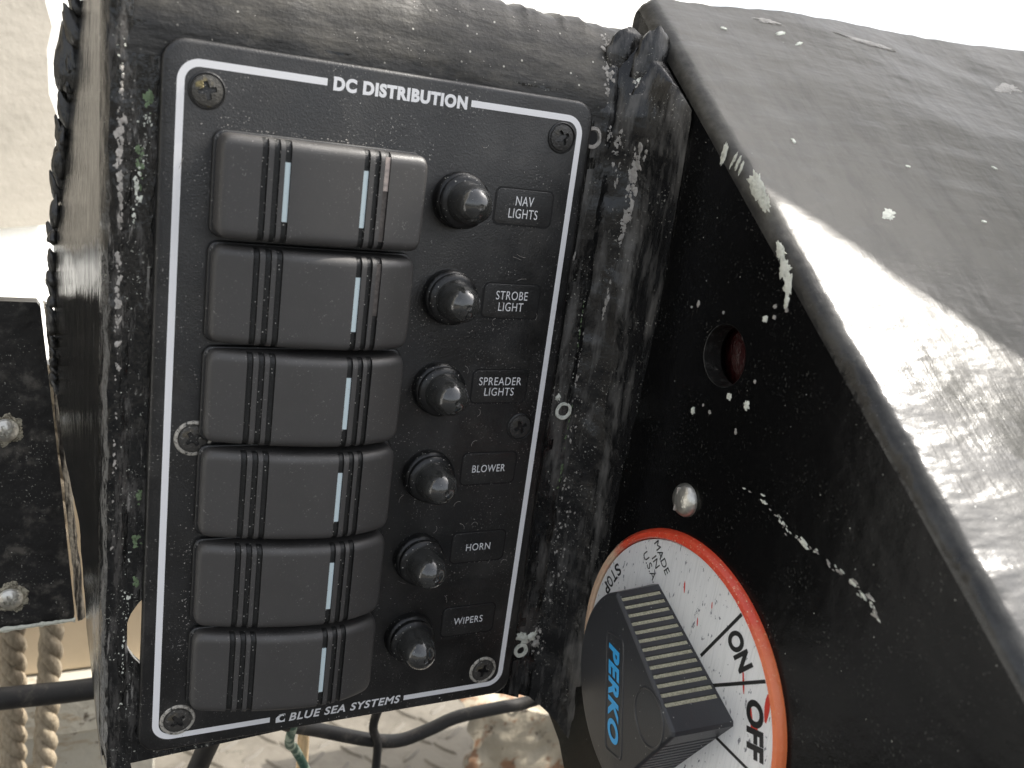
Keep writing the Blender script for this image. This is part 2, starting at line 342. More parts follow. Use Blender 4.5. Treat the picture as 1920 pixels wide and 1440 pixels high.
def lathe(prof, n=32, axis='y'):
    V, F = [], []
    for (r_, h) in prof:
        for i in range(n):
            t = 2*math.pi*i/n
            V.append((r_*math.cos(t), -h, r_*math.sin(t)) if axis == 'y' else (r_*math.cos(t), r_*math.sin(t), h))
    for k in range(len(prof)-1):
        for i in range(n):
            j = (i+1) % n; F.append((k*n+i, k*n+j, (k+1)*n+j, (k+1)*n+i))
    F.append(tuple(range(n))[::-1]); F.append(tuple(range((len(prof)-1)*n, len(prof)*n)))
    return V, F

def curve2d(outlines, th, closed=True):
    """filled 2-D outlines (first outer, rest holes) of given thickness -> verts in (a,b,h), faces"""
    cu = bpy.data.curves.new("tmp", 'CURVE'); cu.dimensions = '2D'; cu.fill_mode = 'BOTH'; cu.extrude = th/2
    for o_ in outlines:
        s_ = cu.splines.new('POLY'); s_.points.add(len(o_)-1)
        for p, q in zip(s_.points, o_): p.co = (q[0], q[1], 0, 1)
        s_.use_cyclic_u = True
    ob = bpy.data.objects.new("tmp", cu); C.objects.link(ob)
    dg = bpy.context.evaluated_depsgraph_get(); me = ob.evaluated_get(dg).to_mesh()
    V = [tuple(v.co) for v in me.vertices]; F = [tuple(p.vertices) for p in me.polygons]
    ob.evaluated_get(dg).to_mesh_clear(); bpy.data.objects.remove(ob); bpy.data.curves.remove(cu)
    return V, F

def textmesh(s, width, height, th=0.08, bold=0.0, shear=0.0, space=1.0, line=1.0):
    cu = bpy.data.curves.new("tmp", 'FONT'); cu.body = s; cu.size = 10; cu.offset = bold*10; cu.shear = shear
    cu.align_x = 'CENTER'; cu.extrude = 0.5; cu.space_character = space; cu.space_line = line; cu.resolution_u = 6
    ob = bpy.data.objects.new("tmp", cu); C.objects.link(ob)
    dg = bpy.context.evaluated_depsgraph_get(); me = ob.evaluated_get(dg).to_mesh()
    V = [tuple(v.co) for v in me.vertices]; F = [tuple(p.vertices) for p in me.polygons]
    ob.evaluated_get(dg).to_mesh_clear(); bpy.data.objects.remove(ob); bpy.data.curves.remove(cu)
    xs = [v[0] for v in V]; ys = [v[1] for v in V]
    x0, x1, y0, y1 = min(xs), max(xs), min(ys), max(ys)
    V = [((x-(x0+x1)/2)*width/(x1-x0), (y-(y0+y1)/2)*height/(y1-y0), z*th) for x, y, z in V]
    return V, F

def up(V, h=0.0):      # (a,b,h) flat mesh -> panel frame (x,-h,z)
    return [(x, -(z+h), y) for x, y, z in V]

def tube(name, pts, rad, mat, parent=None, loc=(0, 0, 0), n=12, sub=6, flat=1.0):
    P = [Vector(p) for p in pts]; Q = []
    for i in range(len(P)-1):
        a_, b_, c_, d_ = P[max(i-1, 0)], P[i], P[i+1], P[min(i+2, len(P)-1)]
        for k in range(sub):
            t = k/sub
            Q.append(0.5*((2*b_)+(c_-a_)*t+(2*a_-5*b_+4*c_-d_)*t*t+(3*b_-a_-3*c_+d_)*t**3))
    Q.append(P[-1])
    V, F = [], []; ref = Vector((0, 0, 1))
    for i, q in enumerate(Q):
        tg = (Q[min(i+1, len(Q)-1)]-Q[max(i-1, 0)]).normalized()
        s_ = tg.cross(ref)
        if s_.length < 0.05: s_ = tg.cross(Vector((0, 1, 0)))
        s_.normalize(); u_ = s_.cross(tg)
        r_ = rad(i/(len(Q)-1)) if callable(rad) else rad
        for k in range(n):
            t = 2*math.pi*k/n; V.append(tuple(q+s_*math.cos(t)*r_*flat+u_*math.sin(t)*r_))
    for i in range(len(Q)-1):
        for k in range(n):
            j = (k+1) % n; F.append((i*n+k, i*n+j, (i+1)*n+j, (i+1)*n+k))
    F.append(tuple(range(n))[::-1]); F.append(tuple(range((len(Q)-1)*n, len(Q)*n)))
    return link(name, V, F, mat, parent, loc, sharp=60)

def lump(x, y, z, amp, sc):
    v = noise.fractal(Vector((x, y, z))*sc, 1.0, 2.0, 4); return v*amp

def interp(tab, x):
    if x <= tab[0][0]: return tab[0][1:]
    for p, q in zip(tab, tab[1:]):
        if x <= q[0]:
            t = (x-p[0])/(q[0]-p[0]); return tuple(a_+(b_-a_)*t for a_, b_ in zip(p[1:], q[1:]))
    return tab[-1][1:]

# ------------------------------------------------------------------ setting: floor and walls behind
def struct(o): o['kind'] = 'structure'; return o
def plane(name, pts, mat, parent=None, n=1):
    return link(name, pts, [(0, 1, 2, 3)], mat, parent)
FZ = -230
fl = struct(plane("floor", [(-6000, -6000, FZ), (8000, -6000, FZ), (8000, 8000, FZ), (-6000, 8000, FZ)], M['deck']))
V, F = [], []
for i in range(-6, 30):
    for j in range(0, 26):
        cx, cy = -120+i*24+(j % 2)*12, 110+j*14
        a0 = R(35 if (i+j) % 2 else -55); L, W_ = 10, 2.6
        b0 = len(V)
        for (ll, ww, hh) in ((L, W_, 0), (L*0.75, W_*0.45, 1.3)):
            for k in range(8):
                t = 2*math.pi*k/8; x, y = ll*math.cos(t), ww*math.sin(t)
                V.append((cx+x*math.cos(a0)-y*math.sin(a0), cy+x*math.sin(a0)+y*math.cos(a0), FZ+hh))
        for k in range(8): F.append((b0+k, b0+(k+1) % 8, b0+8+(k+1) % 8, b0+8+k))
        F.append(tuple(range(b0+8, b0+16)))
tr = link("tread_lug", V, F, M['deck'], fl); tr['kind'] = 'stuff'

mt_ = tag(link("darkening_mat", *stack([(rrect(-700, 1100, -1500, 40, 40), FZ+0.5), (rrect(-700, 1100, -1500, 40, 40), FZ+5), (rrect(-696, 1096, -1496, 36, 38), FZ+8)], 'z'), M['bezel']), "large black mat added on the deck to darken reflections in the panel, below the photo", "mat")  # unseen black mat, added to darken what the lower panel reflects
# bulkhead behind: cream field with white painted margins
wl = struct(thing("wall", "cream painted bulkhead with bright white margins behind the console", "wall", (0, 0, 0)))
for k in ('label', 'category'): del wl[k]
UX = Vector((0.80, 0.60, 0)); WN = Vector((0.60, -0.80, 0)); W0 = Vector((-15, 300, 0))
def wp(u, z, o=0.0): return tuple(W0+UX*u+WN*o+Vector((0, 0, z)))
V, F = grid(60, 50, lambda i, j: wp(-700+i*30, FZ+j*22, lump(i, j, 0, 2.0, 0.35)))
link("bulkhead", V, F, M['white'], wl)
# cream painted field, ragged right and lower border
ou = [(-600, 700), (-600, 92)]
for k in range(60):
    u = -600+k*(600-14)/59; ou.append((u, 92+lump(u, 0, 3, 4, 0.09)))
for k in range(60):
    z = 92+k*608/59
    ou.append((-11.0+lump(z, 7, 1, 5, 0.05)+2*abs(math.sin(z*0.16)), z+2))
V, F = curve2d([ou], 3)
link("cream_field", [wp(x, y, 3.5+h) for x, y, h in V], F, M['cream'], wl)

# locker face with a white rail low on the left
lk = thing("locker", "beige painted locker front with a dirty white rail, behind the hanging ropes", "locker", (0, 215, FZ))
def P(o, name, V, F, mat, **k):
    L = o.location/MM; return link(name, [(x-L.x, y-L.y, z-L.z) for x, y, z in V], F, mat, o, **k)
def box(x0, x1, y0, y1, z0, z1, b=1.0):
    V, F = stack([(rrect(x0, x1, z0, z1, b, 3), -y1), (rrect(x0, x1, z0, z1, b, 3), -y0-b), (rrect(x0+b, x1-b, z0+b, z1-b, 0.1, 3), -y0)])
    return V, F
P(lk, "locker_front", *box(-260, 30, 215, 235, -112, 40, 1), M['locker'])
P(lk, "rail", *box(-262, 34, 200, 238, -140, -113, 3), M['dirtywhite'])
P(lk, "toe_kick", *box(-258, 30, 222, 236, FZ, -141, 1), M['dirtywhite'])
P(lk, "locker_top", *box(-262, 34, 205, 330, 41, 50, 2), M['white'])

# flaking block at lower right behind the console
fb = thing("engine_box", "white box with flaking paint and orange rust, low behind the sagging cable", "box", (230, 170, FZ))
V, F = grid(40, 30, lambda i, j: (178+i*4+lump(i, j, 1, 5, 0.3), 150+lump(i, j, 4, 3, 0.3)+0.0*j, FZ+j*3.4+lump(i, 3, 1, 9, 0.13)*(j/29)))
P(fb, "front_panel", V, F, M['flake'])
V, F = grid(40, 20, lambda i, j: (178+i*4, 150+j*6, FZ+29*3.4+lump(i, 3, 1, 9, 0.13)+0.1+lump(i, j, 9, 2, 0.3)))
P(fb, "top_panel", V, F, M['flake'])

# unseen upright added at the right to shade the upper part of the sloping top
wf = thing("shade_board", "broad white board added to shade the sloping top, just beyond the right edge of the photo", "shade board", (440, -128, 170), (R(-22), 0, 0))
link("upright", *stack([(rrect(-14, 14, -82, 100, 10), 0), (rrect(-14, 14, -82, 100, 10), 620)], 'z'), M['white'], wf)
link("foot_flange", *stack([(rrect(-30, 30, -92, 118, 12), -60), (rrect(-30, 30, -92, 118, 12), 6), (rrect(-18, 18, -80, 104, 10), 14)], 'z'), M['white'], wf)

# ------------------------------------------------------------------ ropes and cables
def rope(x0, z0, x1, z1, y, r, label):
    o = thing("rope", label, "rope", (x1, y, z1), group="old laid ropes hanging behind the console")
    for s_ in range(3):
        V = []; N = 150; n = 10; F = []
        for i in range(N):
            t = i/(N-1); z = z0+(z1-z0)*t; x = x0+(x1-x0)*t+1.2*math.sin(t*5)
            ph = 2*math.pi*s_/3+(z0-z)/26*2*math.pi
            cx, cy = x+r*0.52*math.cos(ph), y+r*0.52*math.sin(ph)
            for k in range(n):
                q = 2*math.pi*k/n; V.append((cx+r*0.52*math.cos(q)-x1, cy+r*0.52*math.sin(q)-y, z-z1+r*0.25*math.sin(q-ph)+0.0))
                V[-1] = tuple(c_+0.22*noise.noise(Vector(V[-1])*0.9+Vector((d_, s_, 0))) for d_, c_ in enumerate(V[-1]))
        for i in range(N-1):
            for k in range(n):
                j = (k+1) % n; F.append((i*n+k, i*n+j, (i+1)*n+j, (i+1)*n+k))
        link("strand", V, F, M['rope'], o, sharp=80)
    return o
rope(-20, 60, -26.5, -225, 150, 4.6, "twisted tan rope nearer the console, hanging below the black box and behind the black cable")
rope(-39, 60, -33.5, -225, 158, 5.2, "leftmost twisted tan rope, cut by the left edge of the photo")

tag(tube("cable", [(-160, 100, -44), (-90, 108, -50), (-39, 110, -53.5), (-5, 110, -54.5), (40, 108, -50), (90, 100, -30)], 4.3, M['cable'], flat=0.8),
    "thick black twin cable crossing in front of the ropes at lower left", "cable")
tag(tube("cable", [(30, 22, -6), (42, 40, -28), (52, 52, -42), (65.5, 60, -52.5), (85, 60, -60.5), (98, 60, -63.5), (110, 60, -61), (122, 60, -57.5), (140, 60, -56.8), (156, 60, -56), (185, 50, -40)], 2.6, M['cable']),
    "black cable sagging in a loop below the switch panel", "cable")
tag(tube("wire", [(84, 30, -8), (84.5, 50, -38), (84.8, 56, -52), (87.5, 57, -60), (88.5, 58, -70), (90, 60, -110), (96, 60, -228)], 1.7, M['cable']),
    "thin black wire hanging straight down in front of the sagging cable", "wire")
tag(tube("wire", [(50, 30, -8), (53, 55, -50), (58, 64, -62), (65, 68, -78), (74, 75, -110), (90, 90, -228)], lambda t: 1.7, M['greenwire']),
    "green wire with chipped pale coating hanging under the switch panel", "wire")
tag(tube("stick", [(66, 90, -60), (69, 90, -78), (70, 90, -160), (70, 90, -229)], 2.9, M['wood'], flat=0.8),
    "pale bare wooden stick standing under the switch panel", "stick")
tag(tube("strap", [(27, 40, -20), (24, 62, -58), (17, 66, -84), (2, 70, -140), (-8, 74, -228)], 3.6, M['cable'], flat=1.0),
    "dark flat strap slanting down behind the lower edge of the console", "strap")

# ------------------------------------------------------------------ black box at left
bx = thing("electrical_box", "scuffed black metal box with corroded screws, left of the console edge", "box", (-60, 92, -12))
ou = [(-120, -11), (-16.6, -7.5), (-16.2, -5), (-21.0, 45), (-26.6, 99), (-27.6, 100.6), (-120, 100.6)]
V, F = curve2d([ou], 6); P(bx, "cover", [(x, 83-h, z) for x, z, h in V], F, M['box'])
ed = []
for z, x in ((-8, -16.2), (45, -21.2), (100, -26.8)): ed.append((x, z))
P(bx, "edge_trim", *grid(40, 5, lambda i, j: (interp([(z, x) for x, z in ed], -8+i*2.75)[0]+(1.0, 2.4, 3.4, 3.0, 1.0)[j]+lump(i, j, 2, .4, .3), (80, 80.6, 82, 84, 90)[j], -8+i*2.75)), M['edge'])
V, F = grid(60, 4, lambda i, j: (-75+i*1.0, (79.2, 79.0, 80, 84)[j], -9.7+i*0.043+(1.3, 0.2, -1.2, -1.6)[j]*(0.6+0.7*abs(lump(i, 0, 1, 1, .3)))))
P(bx, "chipped_lower_edge", V, F, M['chip'])

def phillips(Rr, h, mats, name="screw", parent=None, loc=(0, 0, 0), ang=20, dome=0.5):
    """round countersunk head with a real cross recess; local frame: out = -y"""
    V, F, mi = [], [], []
    n = 48; w_, l_ = Rr*0.16, Rr*0.56
    # polar grid, cross recess displaced down
    rings = [0, .06, .12, .13, .2, .3, .4, .5, .52, .56, .7, .85, .93, 1.0]
    def depth(x, y):
        c_, s_ = math.cos(R(ang)), math.sin(R(ang)); a_, b_ = x*c_+y*s_, -x*s_+y*c_
        a_, b_ = abs(a_), abs(b_)
        if a_ < b_: a_, b_ = b_, a_
        ww = w_*(1.25-0.5*a_/l_)
        if a_ < l_ and b_ < ww: return 1
        return 0
    N = 60
    # cartesian grid clipped to the disc for crisp cross
    pts = {}
    for i in range(N+1):
        for j in range(N+1):
            x, y = (i/N*2-1), (j/N*2-1)
            # square -> disc mapping
            X, Y = x*math.sqrt(1-y*y/2)*Rr, y*math.sqrt(1-x*x/2)*Rr
            q = (X*X+Y*Y)/(Rr*Rr)
            hh = h+dome*(1-q) - (0.25 if q > 0.9 else 0)
            d_ = depth(X, Y)
            if d_: hh -= Rr*0.35
            pts[i, j] = len(V); V.append((X, -hh, Y))
    for i in range(N):
        for j in range(N):
            F.append((pts[i, j], pts[i+1, j], pts[i+1, j+1], pts[i, j+1])); 
            cx = sum(V[q][1] for q in F[-1])/4
            mi.append(1 if cx > -(h-Rr*0.12) else 0)
    b0 = len(V); m_ = 48
    for hh, rr in ((h-0.25, Rr), (h-0.6, Rr+0.02), (-0.5, Rr)):
        for k in range(m_):
            t = 2*math.pi*k/m_; V.append((rr*math.cos(t), -hh, rr*math.sin(t)))
    for a_ in range(2):
        for k in range(m_): F.append((b0+a_*m_+k, b0+a_*m_+(k+1) % m_, b0+(a_+1)*m_+(k+1) % m_, b0+(a_+1)*m_+k)); mi.append(0)
    return link(name, V, F, mats, parent, loc, sharp=30, mi=mi)
def relpos(o, p): return tuple(Vector(p)-o.location/MM)
for (x, z) in ((-36.1, 60.6), (-35.0, 3.2)):
    s_ = phillips(3.6, 1.5, [M['metal'], M['dark']], parent=bx, loc=relpos(bx, (x, 80, z)), dome=1.6)
    V, F = [], []
    N = 70
    for k in range(N):
        t = 2*math.pi*k/N; rr = 5.2+1.8*noise.noise(Vector((math.cos(t)*2, math.sin(t)*2, z)))+0.8*noise.noise(Vector((math.cos(t)*9, math.sin(t)*7, z)))
        V.append((rr*math.cos(t), 0.05, rr*math.sin(t)))
    for k in range(N):
        t = 2*math.pi*k/N; V.append((4*math.cos(t), -0.6, 4*math.sin(t)))
    F = [(k, (k+1) % N, N+(k+1) % N, N+k) for k in range(N)]+[tuple(range(N, 2*N))]
    link("corrosion_crust", V, F, M['crust'], s_, (0, -0.05, 0))

# ------------------------------------------------------------------ console shell
co = thing("instrument_console", "worn black fiberglass console with a sloping glossy top on its right, carrying the switch panel", "console", (50, 20, -8))
# front face with wire opening behind the plate's left edge
ov = []
for k in range(40):
    t = 2*math.pi*k/40; ov.append((3.2+11.0*math.cos(t)+0.35*noise.noise(Vector((t*3, 0, 0))), 31+12.5*math.sin(t)+0.4*noise.noise(Vector((t*3, 5, 0)))))
ou = [(-11.5, -9), (40, -6.2), (93, -4.9), (100, -5.4), (107, -7.0), (113, -9.5), (113, 181), (-11.5, 181)]
hl = [[(x+r_*math.cos(2*math.pi*k/16), z+r_*math.sin(2*math.pi*k/16)) for k in range(16)] for x, z, r_ in ((110.2, 169.9, 2.6), (112.2, 90.3, 1.7), (109.6, 9.3, 2.0))]
V, F = curve2d([ou, ov]+hl[1:2], 2.0)
ff_ = P(co, "front_face", [(x, 4.0-h, z) for x, z, h in V], F, M['lip'])
# left lip: sweep of a rounded edge running into the side flange
FAR = [(-14, -11.5, 12), (17, -15.3, 25), (50, -17.7, 25+6), (70, -21.5, 40), (89, -23.4, 46), (125, -24.1, 46), (166, -20.0, 46), (186, -18.2, 46), (230, -15, 46)]
NEAR = [(-14, -10.8, 3), (0, -12.2, 3), (60, -13.3, 3), (120, -14.2, 3), (230, -15.8, 3)]
lipp = [(5.5, 0.0), (4.2, -0.25), (3.0, -0.7), (1.8, -0.9), (0.7, -0.5), (0.0, 0.6), (-0.5, 2.2), (-0.8, 4.2), (-0.9, 5.5)]
def lipfn(i, j):
    z = -12+i*1.1
    nx = interp(NEAR, z)[0]
    dx, dy = lipp[j]
    e = 1 if 0 < j < 8 else 0
    zz = z
    if z < -5: dx += (-5-z)*0.10
    return (nx+dx+e*lump(nx, dy, z, 0.45, 0.12)-0.1, 3.0+dy+e*lump(dx, 3, z, 0.55, 0.10), zz)
V, F = grid(200, 9, lipfn); lp_ = P(co, "rounded_lip", V, F, M['lip'])
def flfn(i, j):
    z = -12+i*1.1; nx = interp(NEAR, z)[0]-1.0; fx, fy = interp(FAR, z); t = j/14
    x, y = nx+(fx-nx)*t, 8.3+(fy-8.3)*t
    return (x-0.5*math.sin(math.pi*t)+(0.4*lump(1, 2, z, 1, 0.09) if j == 14 else 0), y+(1.6*lump(5, 2, z, 1, 0.07) if j == 14 else 0), z)
V, F = grid(200, 15, flfn); fo = P(co, "side_flange", V, F, M['flange'])
V, F = grid(200, 4, lambda i, j: (flfn(i, 14)[0]+(0, 0.9, 1.9, 2.3)[j], flfn(i, 14)[1]+(0, 0.7, 0.2, -1)[j], flfn(i, 14)[2]))
P(co, "flange_rim", V, F, M['lip'])
# hardened resin drips on the rim
a = Mat("cured_resin", (0.035, 0.033, 0.028), 0.28, spec=0.6)
a.mix(a.ramp(a.noise(0.35, 5, rough=0.7), 0.52, 0.6), (0.008, 0.008, 0.008)); a.bump(a.noise((0.5, 0.5, 0.15), 4), 0.8); M['resin'] = a.done()
dr_extra = [(random.uniform(82, 186), random.uniform(0.8, 1.7), random.uniform(1.5, 3.6)) for _ in range(26)]
dr = [(178, 3.6, 6.0), (170, 4.6, 9.5), (158, 2.6, 5.5), (152, 1.9, 5), (146, 2.3, 4.2), (139, 1.9, 4.6), (133, 1.7, 3.8), (127, 2.1, 3.0), (120, 1.4, 3.2), (114.5, 2.2, 2.6), (109, 1.6, 2.0), (103, 1.8, 3.6), (98, 1.4, 2.2), (92.5, 1.3, 1.6), (85, 1.1, 2.6), (184, 2.4, 3.5), (163, 1.5, 4)]
for (z, rx, rz) in dr+dr_extra:
    fx, fy = interp(FAR, z)
    V, F = [], []
    for i in range(13):
        for j in range(16):
            ph = math.pi*i/12; th = 2*math.pi*j/16
            k = 1+0.4*noise.noise(Vector((math.sin(ph)*math.cos(th)*1.5+z, math.sin(ph)*math.sin(th)*1.5, math.cos(ph)*1.5)))
            tp = 0.75+0.35*(-math.cos(ph))
            V.append((rx*k*tp*math.sin(ph)*math.cos(th), rx*k*tp*math.sin(ph)*math.sin(th), rz*k*math.cos(ph)))
    F = [(i*16+j, i*16+(j+1) % 16, (i+1)*16+(j+1) % 16, (i+1)*16+j) for i in range(12) for j in range(16)]
    link("resin_drip", V, F, M['resin'], co, relpos(co, (fx-rx*random.uniform(0.1, 0.5), fy+0.5-random.uniform(0, 3), z)), rot=(0, R(random.uniform(-30, 2)), 0), sharp=90)

# top roll
tp = [(2.85, 174), (2.85, 178.4), (3.0, 182), (4.2, 187), (5.8, 191), (7.8, 194.5), (10, 196.8), (13, 198), (18, 198.6), (30, 198.6), (60, 197)]
def topfn(i, j):
    x = -15+i*1.0; y, z = tp[j]; e = 1 if j > 1 else 0
    rag = (lump(x, 0, 0, 1.3, 0.11)+lump(x, 4, 0, 0.5, 0.5)) if j in (6, 7, 8) else 0
    fade = min(1, max(0, (i-2)/8))
    y2 = y
    z += (2.2+(107-x)*0.02)*min(1, max(0, j-1)/5)
    return (x, y2+e*lump(x, j*2, 5, 0.45, 0.06)+(1-fade)*max(0, j-1)*1.0, z+rag+e*lump(x, j*2, 1, 0.4, 0.1))
V, F = grid(143, len(tp), topfn); tr_ = P(co, "rolled_top_edge", V, F, M['toproll'])

# inside corner fillet, lumpy
fp = [(109.0, 3.0), (111.5, 2.7), (113.5, 1.9), (115.5, 2.2), (117.5, 0.8), (119.5, -1.2), (121.3, -2.2), (123.0, -4.2), (124.4, -6.6), (125.6, -9.6), (126.5, -13), (127.2, -17)]
def filfn(i, j):
    zb = -7.5-19*(j/11)**1.8; z = zb+(198-zb)*i/200; x, y = fp[j]; e = min(1, j/2, (len(fp)-1-j)/2)
    sh = (z-110)*-0.02*min(1, j/5)
    bul = 1.2*math.exp(-((z-176)/9)**2)*e if j > 3 else 0
    zz = z
    px, py = x+sh*0.6+e*lump(x*0.6, y, z*0.55, 0.9, 0.16)-bul, y+e*lump(x*0.6, 3+y, z*0.55, 1.3, 0.13)-bul
    if z > 178: py += interp([(zz_, yy_) for yy_, zz_ in tp[1:9]], z)[0]-2.5
    q = Vector((0, py, zz)); d_ = (q-Vector((0, -10.9, 190.5))).dot(Vector((0, -0.6097, 0.7926)))
    if d_ > -4.8: q -= Vector((0, -0.6097, 0.7926))*(d_+4.8)
    return (px, q.y, q.z)
V, F = grid(201, len(fp), filfn); fl_ = P(co, "corner_fillet", V, F, M['fillet'])

# side wing: flat plate, real thickness, with a hole
D = Vector((0, -0.7926, -0.6097)); SN = Vector((0, -0.6097, 0.7926)); CR = Vector((127, -10.9, 190.5))
rc = 4.6                                    # crease radius
def crease(s_): return CR+D*s_
ou = []
for s_ in (-31, 200):
    q = crease(s_)-SN*rc; ou.append((-q.y, q.z))
ou += [(148, -60), (60, -110), (36, -80), (18, -45), (9, -30), (4, -24), (-3, -20), (-14, -16)]
hole = [(47.2+8.1*math.cos(2*math.pi*k/40), 121+8.1*math.sin(2*math.pi*k/40)) for k in range(40)]
V, F = curve2d([ou, hole], 3.2)
P(co, "wing_plate", [(127+1.6-h, -x, z) for x, z, h in V], F, M['wing'])
# liner tube seen in the hole and a dark red lens behind it
V, F = [], []
for (rr, hh) in ((8.12, -0.05), (7.98, 0.02), (7.9, 3.0), (7.95, 5.5)):
    for k in range(40):
        t = 2*math.pi*k/40; V.append((127+hh, -47.2+rr*math.cos(t), 121+rr*math.sin(t)))
for a_ in range(3):
    for k in range(40): F.append((a_*40+k, a_*40+(k+1) % 40, (a_+1)*40+(k+1) % 40, (a_+1)*40+k))
hr = P(co, "hole_liner", V, F, M['liner'])
V, F = lathe([(13, 0), (13, 2), (11, 3.5), (6, 5), (1, 5.6)], 32, 'z')
rl = link("red_lens", V, F, M['redlens'], co, relpos(co, (140, -47, 121)), rot=(0, R(-90), 0))
V, F = lathe([(14.5, 0), (14.5, 9.0), (13.2, 9.0), (13.2, 0.5)], 32, 'z')
link("lens_housing", V, F, M['dark'], co, relpos(co, (142, -47, 121)), rot=(0, R(-90), 0))

# crease bead + slope
NA = 10; XS = 76
def slopefn(i, j):
    # i along D, j across
    s_ = i
    if j <= NA:
        t = R(72*j/NA); x = 127+rc*(1-math.cos(t)); off = -rc*(1-math.sin(t))
    else:
        k = (j-NA)/(XS-1-NA); x = 127+rc*0.69+(k**1.6)*422; off = -0.05*rc+1.9*(1-math.exp(-(x-127-rc*0.69)/20))
    top = -(32.5+max(0, x-134)*0.112+lump(x, 0, 0, 0.8, 0.12)+lump(x, 9, 0, 0.35, 0.6))
    n_ = 150; s0 = top+(235-top)*(i/(n_-1))
    p = crease(s0); e = min(1, j/4)
    off += e*(lump(x*0.5, s0, 0, 0.6, 0.05)+lump(x, s0, 3, 0.22, 0.25))*min(1, i/3)
    # gentle hollow beside the crease and long swells
    if j > NA: off += -0.35*math.sin(min(1, (x-135)/40)*math.pi)+0.8*math.sin((x-s0*0.55)/26.0)*max(0, min(1, (x-145)/40))
    return (x, p.y+SN.y*off, p.z+SN.z*off)
V, F = grid(150, XS, slopefn); sl_ = P(co, "sloping_top", V, F, M['slope'], sharp=80)
def backfn(i, j):
    x, y, z = slopefn(0, i) if i else slopefn(0, 0)
    dy, dz = ((0, 0), (0.9, 0.3), (1.8, -0.4), (2.4, -2), (2.6, -6), (2.6, -90))[j]
    return (x, y+dy, z+dz)
V, F = grid(XS, 6, backfn); P(co, "back_edge", V, F, M['toproll'])

# paint chips, scuffs and screw-hole rims
def chip(cx, cz, wx, wz, ang, mat, where, name="paint_chip", th=0.12, seed=0, n=34, jag=0.5):
    V = []; th += (seed % 17)*0.013
    for lev, k_ in ((0, 1.0), (th, 0.85)):
        for k in range(n):
            t = 2*math.pi*k/n; rr = k_*(1+jag*noise.noise(Vector((math.cos(t)*2.2+seed*3.1, math.sin(t)*2.2, seed)))+jag*0.9*noise.noise(Vector((math.cos(t)*6, math.sin(t)*6, seed*2.7))))
            x, y = wx*rr*math.cos(t), wz*rr*math.sin(t); c_, s_ = math.cos(R(ang)), math.sin(R(ang))
            V.append((cx+x*c_-y*s_, cz+x*s_+y*c_, lev))
    F = [(k, (k+1) % n, n+(k+1) % n, n+k) for k in range(n)]+[tuple(range(n, 2*n))]
    return P(co, name, [where(*v) for v in V], F, mat, sharp=60)
onwing = lambda a_, b_, h: (127-0.02-h, -a_, b_)
onface = lambda a_, b_, h: (a_, 3-0.02-h, b_)
from mathutils.bvhtree import BVHTree
ST = BVHTree.FromPolygons([v.co+Vector(co.location) for v in sl_.data.vertices], [tuple(p.vertices) for p in sl_.data.polygons])
def onslope(a_, b_, h):   # a_ = x, b_ = distance along D, dropped onto the slope
    p = crease(b_); q = Vector((a_, p.y, p.z))
    hit_ = ST.ray_cast((q+SN*20)*MM, -SN)
    return tuple((hit_[0]/MM if hit_[0] else q)+SN*(h-0.03))
k = 0
for (y, z, wx, wz, an) in [(32.3, 169.9, 1.0, 2.9, -8), (36.6, 168.9, 0.5, 2.2, -25), (38.4, 168.3, 0.5, 2.0, -20), (40.0, 167.3, 0.4, 1.6, -15),
                           (59.8, 149.6, 1.5, 2.6, 35), (62, 146, 2.0, 2.4, 5), (64.0, 142.6, 1.3, 2.6, 15), (64.8, 139.0, 0.7, 1.9, 10), (61.5, 137, .6, .5, 0), (59.1, 133.4, 0.8, 0.8, 0), (62, 134.5, .5, .5, 0), (65.5, 137, .5, .5, 0),
                           (33.5, 131.4, 0.5, 0.9, 0), (31, 130, .3, .3, 0), (44, 131.5, .3, .4, 0), (39.5, 103.7, 0.7, 1.0, 0), (46, 105.5, 0.5, 0.6, 0), (43, 106.4, .35, .35, 0), (52, 111.6, .9, .9, 0), (58.8, 111.5, 1, 1.2, 0), (60, 118, .4, .5, 0), (57, 104, .4, .8, 20)]:
    k += 1; chip(y, z, wx, wz, an, M['chip'] if wx*wz > 0.5 else M['scuff'], onwing, seed=k)
chip(47.3, 163.2, 2.3, 4.6, 42, M['chip'], onwing, seed=31, jag=0.45); chip(50.6, 160.2, 1.7, 2.6, 48, M['chip'], onwing, seed=37, jag=0.45)
# long scratch of chipped paint on the wing
path = [(62, 91.5), (70, 91.6), (76, 90), (80, 88.2), (84, 87.4), (90, 87), (97, 86.2), (103, 85), (107, 84), (110, 81)]
for q in range(70):
    t = random.random()*(len(path)-1); i = int(t); f_ = t-i
    y = path[i][0]+(path[i+1][0]-path[i][0])*f_; z = path[i][1]+(path[i+1][1]-path[i][1])*f_
    big = 0.18+0.55*random.random()**3*(1 if 2 < i else 0.5)
    chip(y+random.gauss(0, .3), z+random.gauss(0, 0.45), big*2.0, big*0.6, -12+random.uniform(-25, 15), M['chip'] if random.random() < .6 else M['scuff'], onwing, seed=50+q, th=0.06, n=12, name="scratch_mark")
for (x, s_, wx, wz, an) in [(168.8, 50, 3.0, 1.6, -35), (280, -25, 9, 2.6, -15), (173, -26, 2.4, 0.8, -25), (178, -22, 2.0, 0.6, -30), (189, 30, 1, .5, 0), (205, 50, 1, .5, 0), (230, 25, 1.2, .5, 20), (150, 25, .6, .9, 0), (150, -23, 1.2, .6, 10), (215, -31, 12, 1.3, 3), (170, -31, 5, 1.2, 3)]:
    k += 1; chip(x, s_, wx, wz, an, M['scuff'] if wx > 3 else M['chip'], onslope, seed=k)
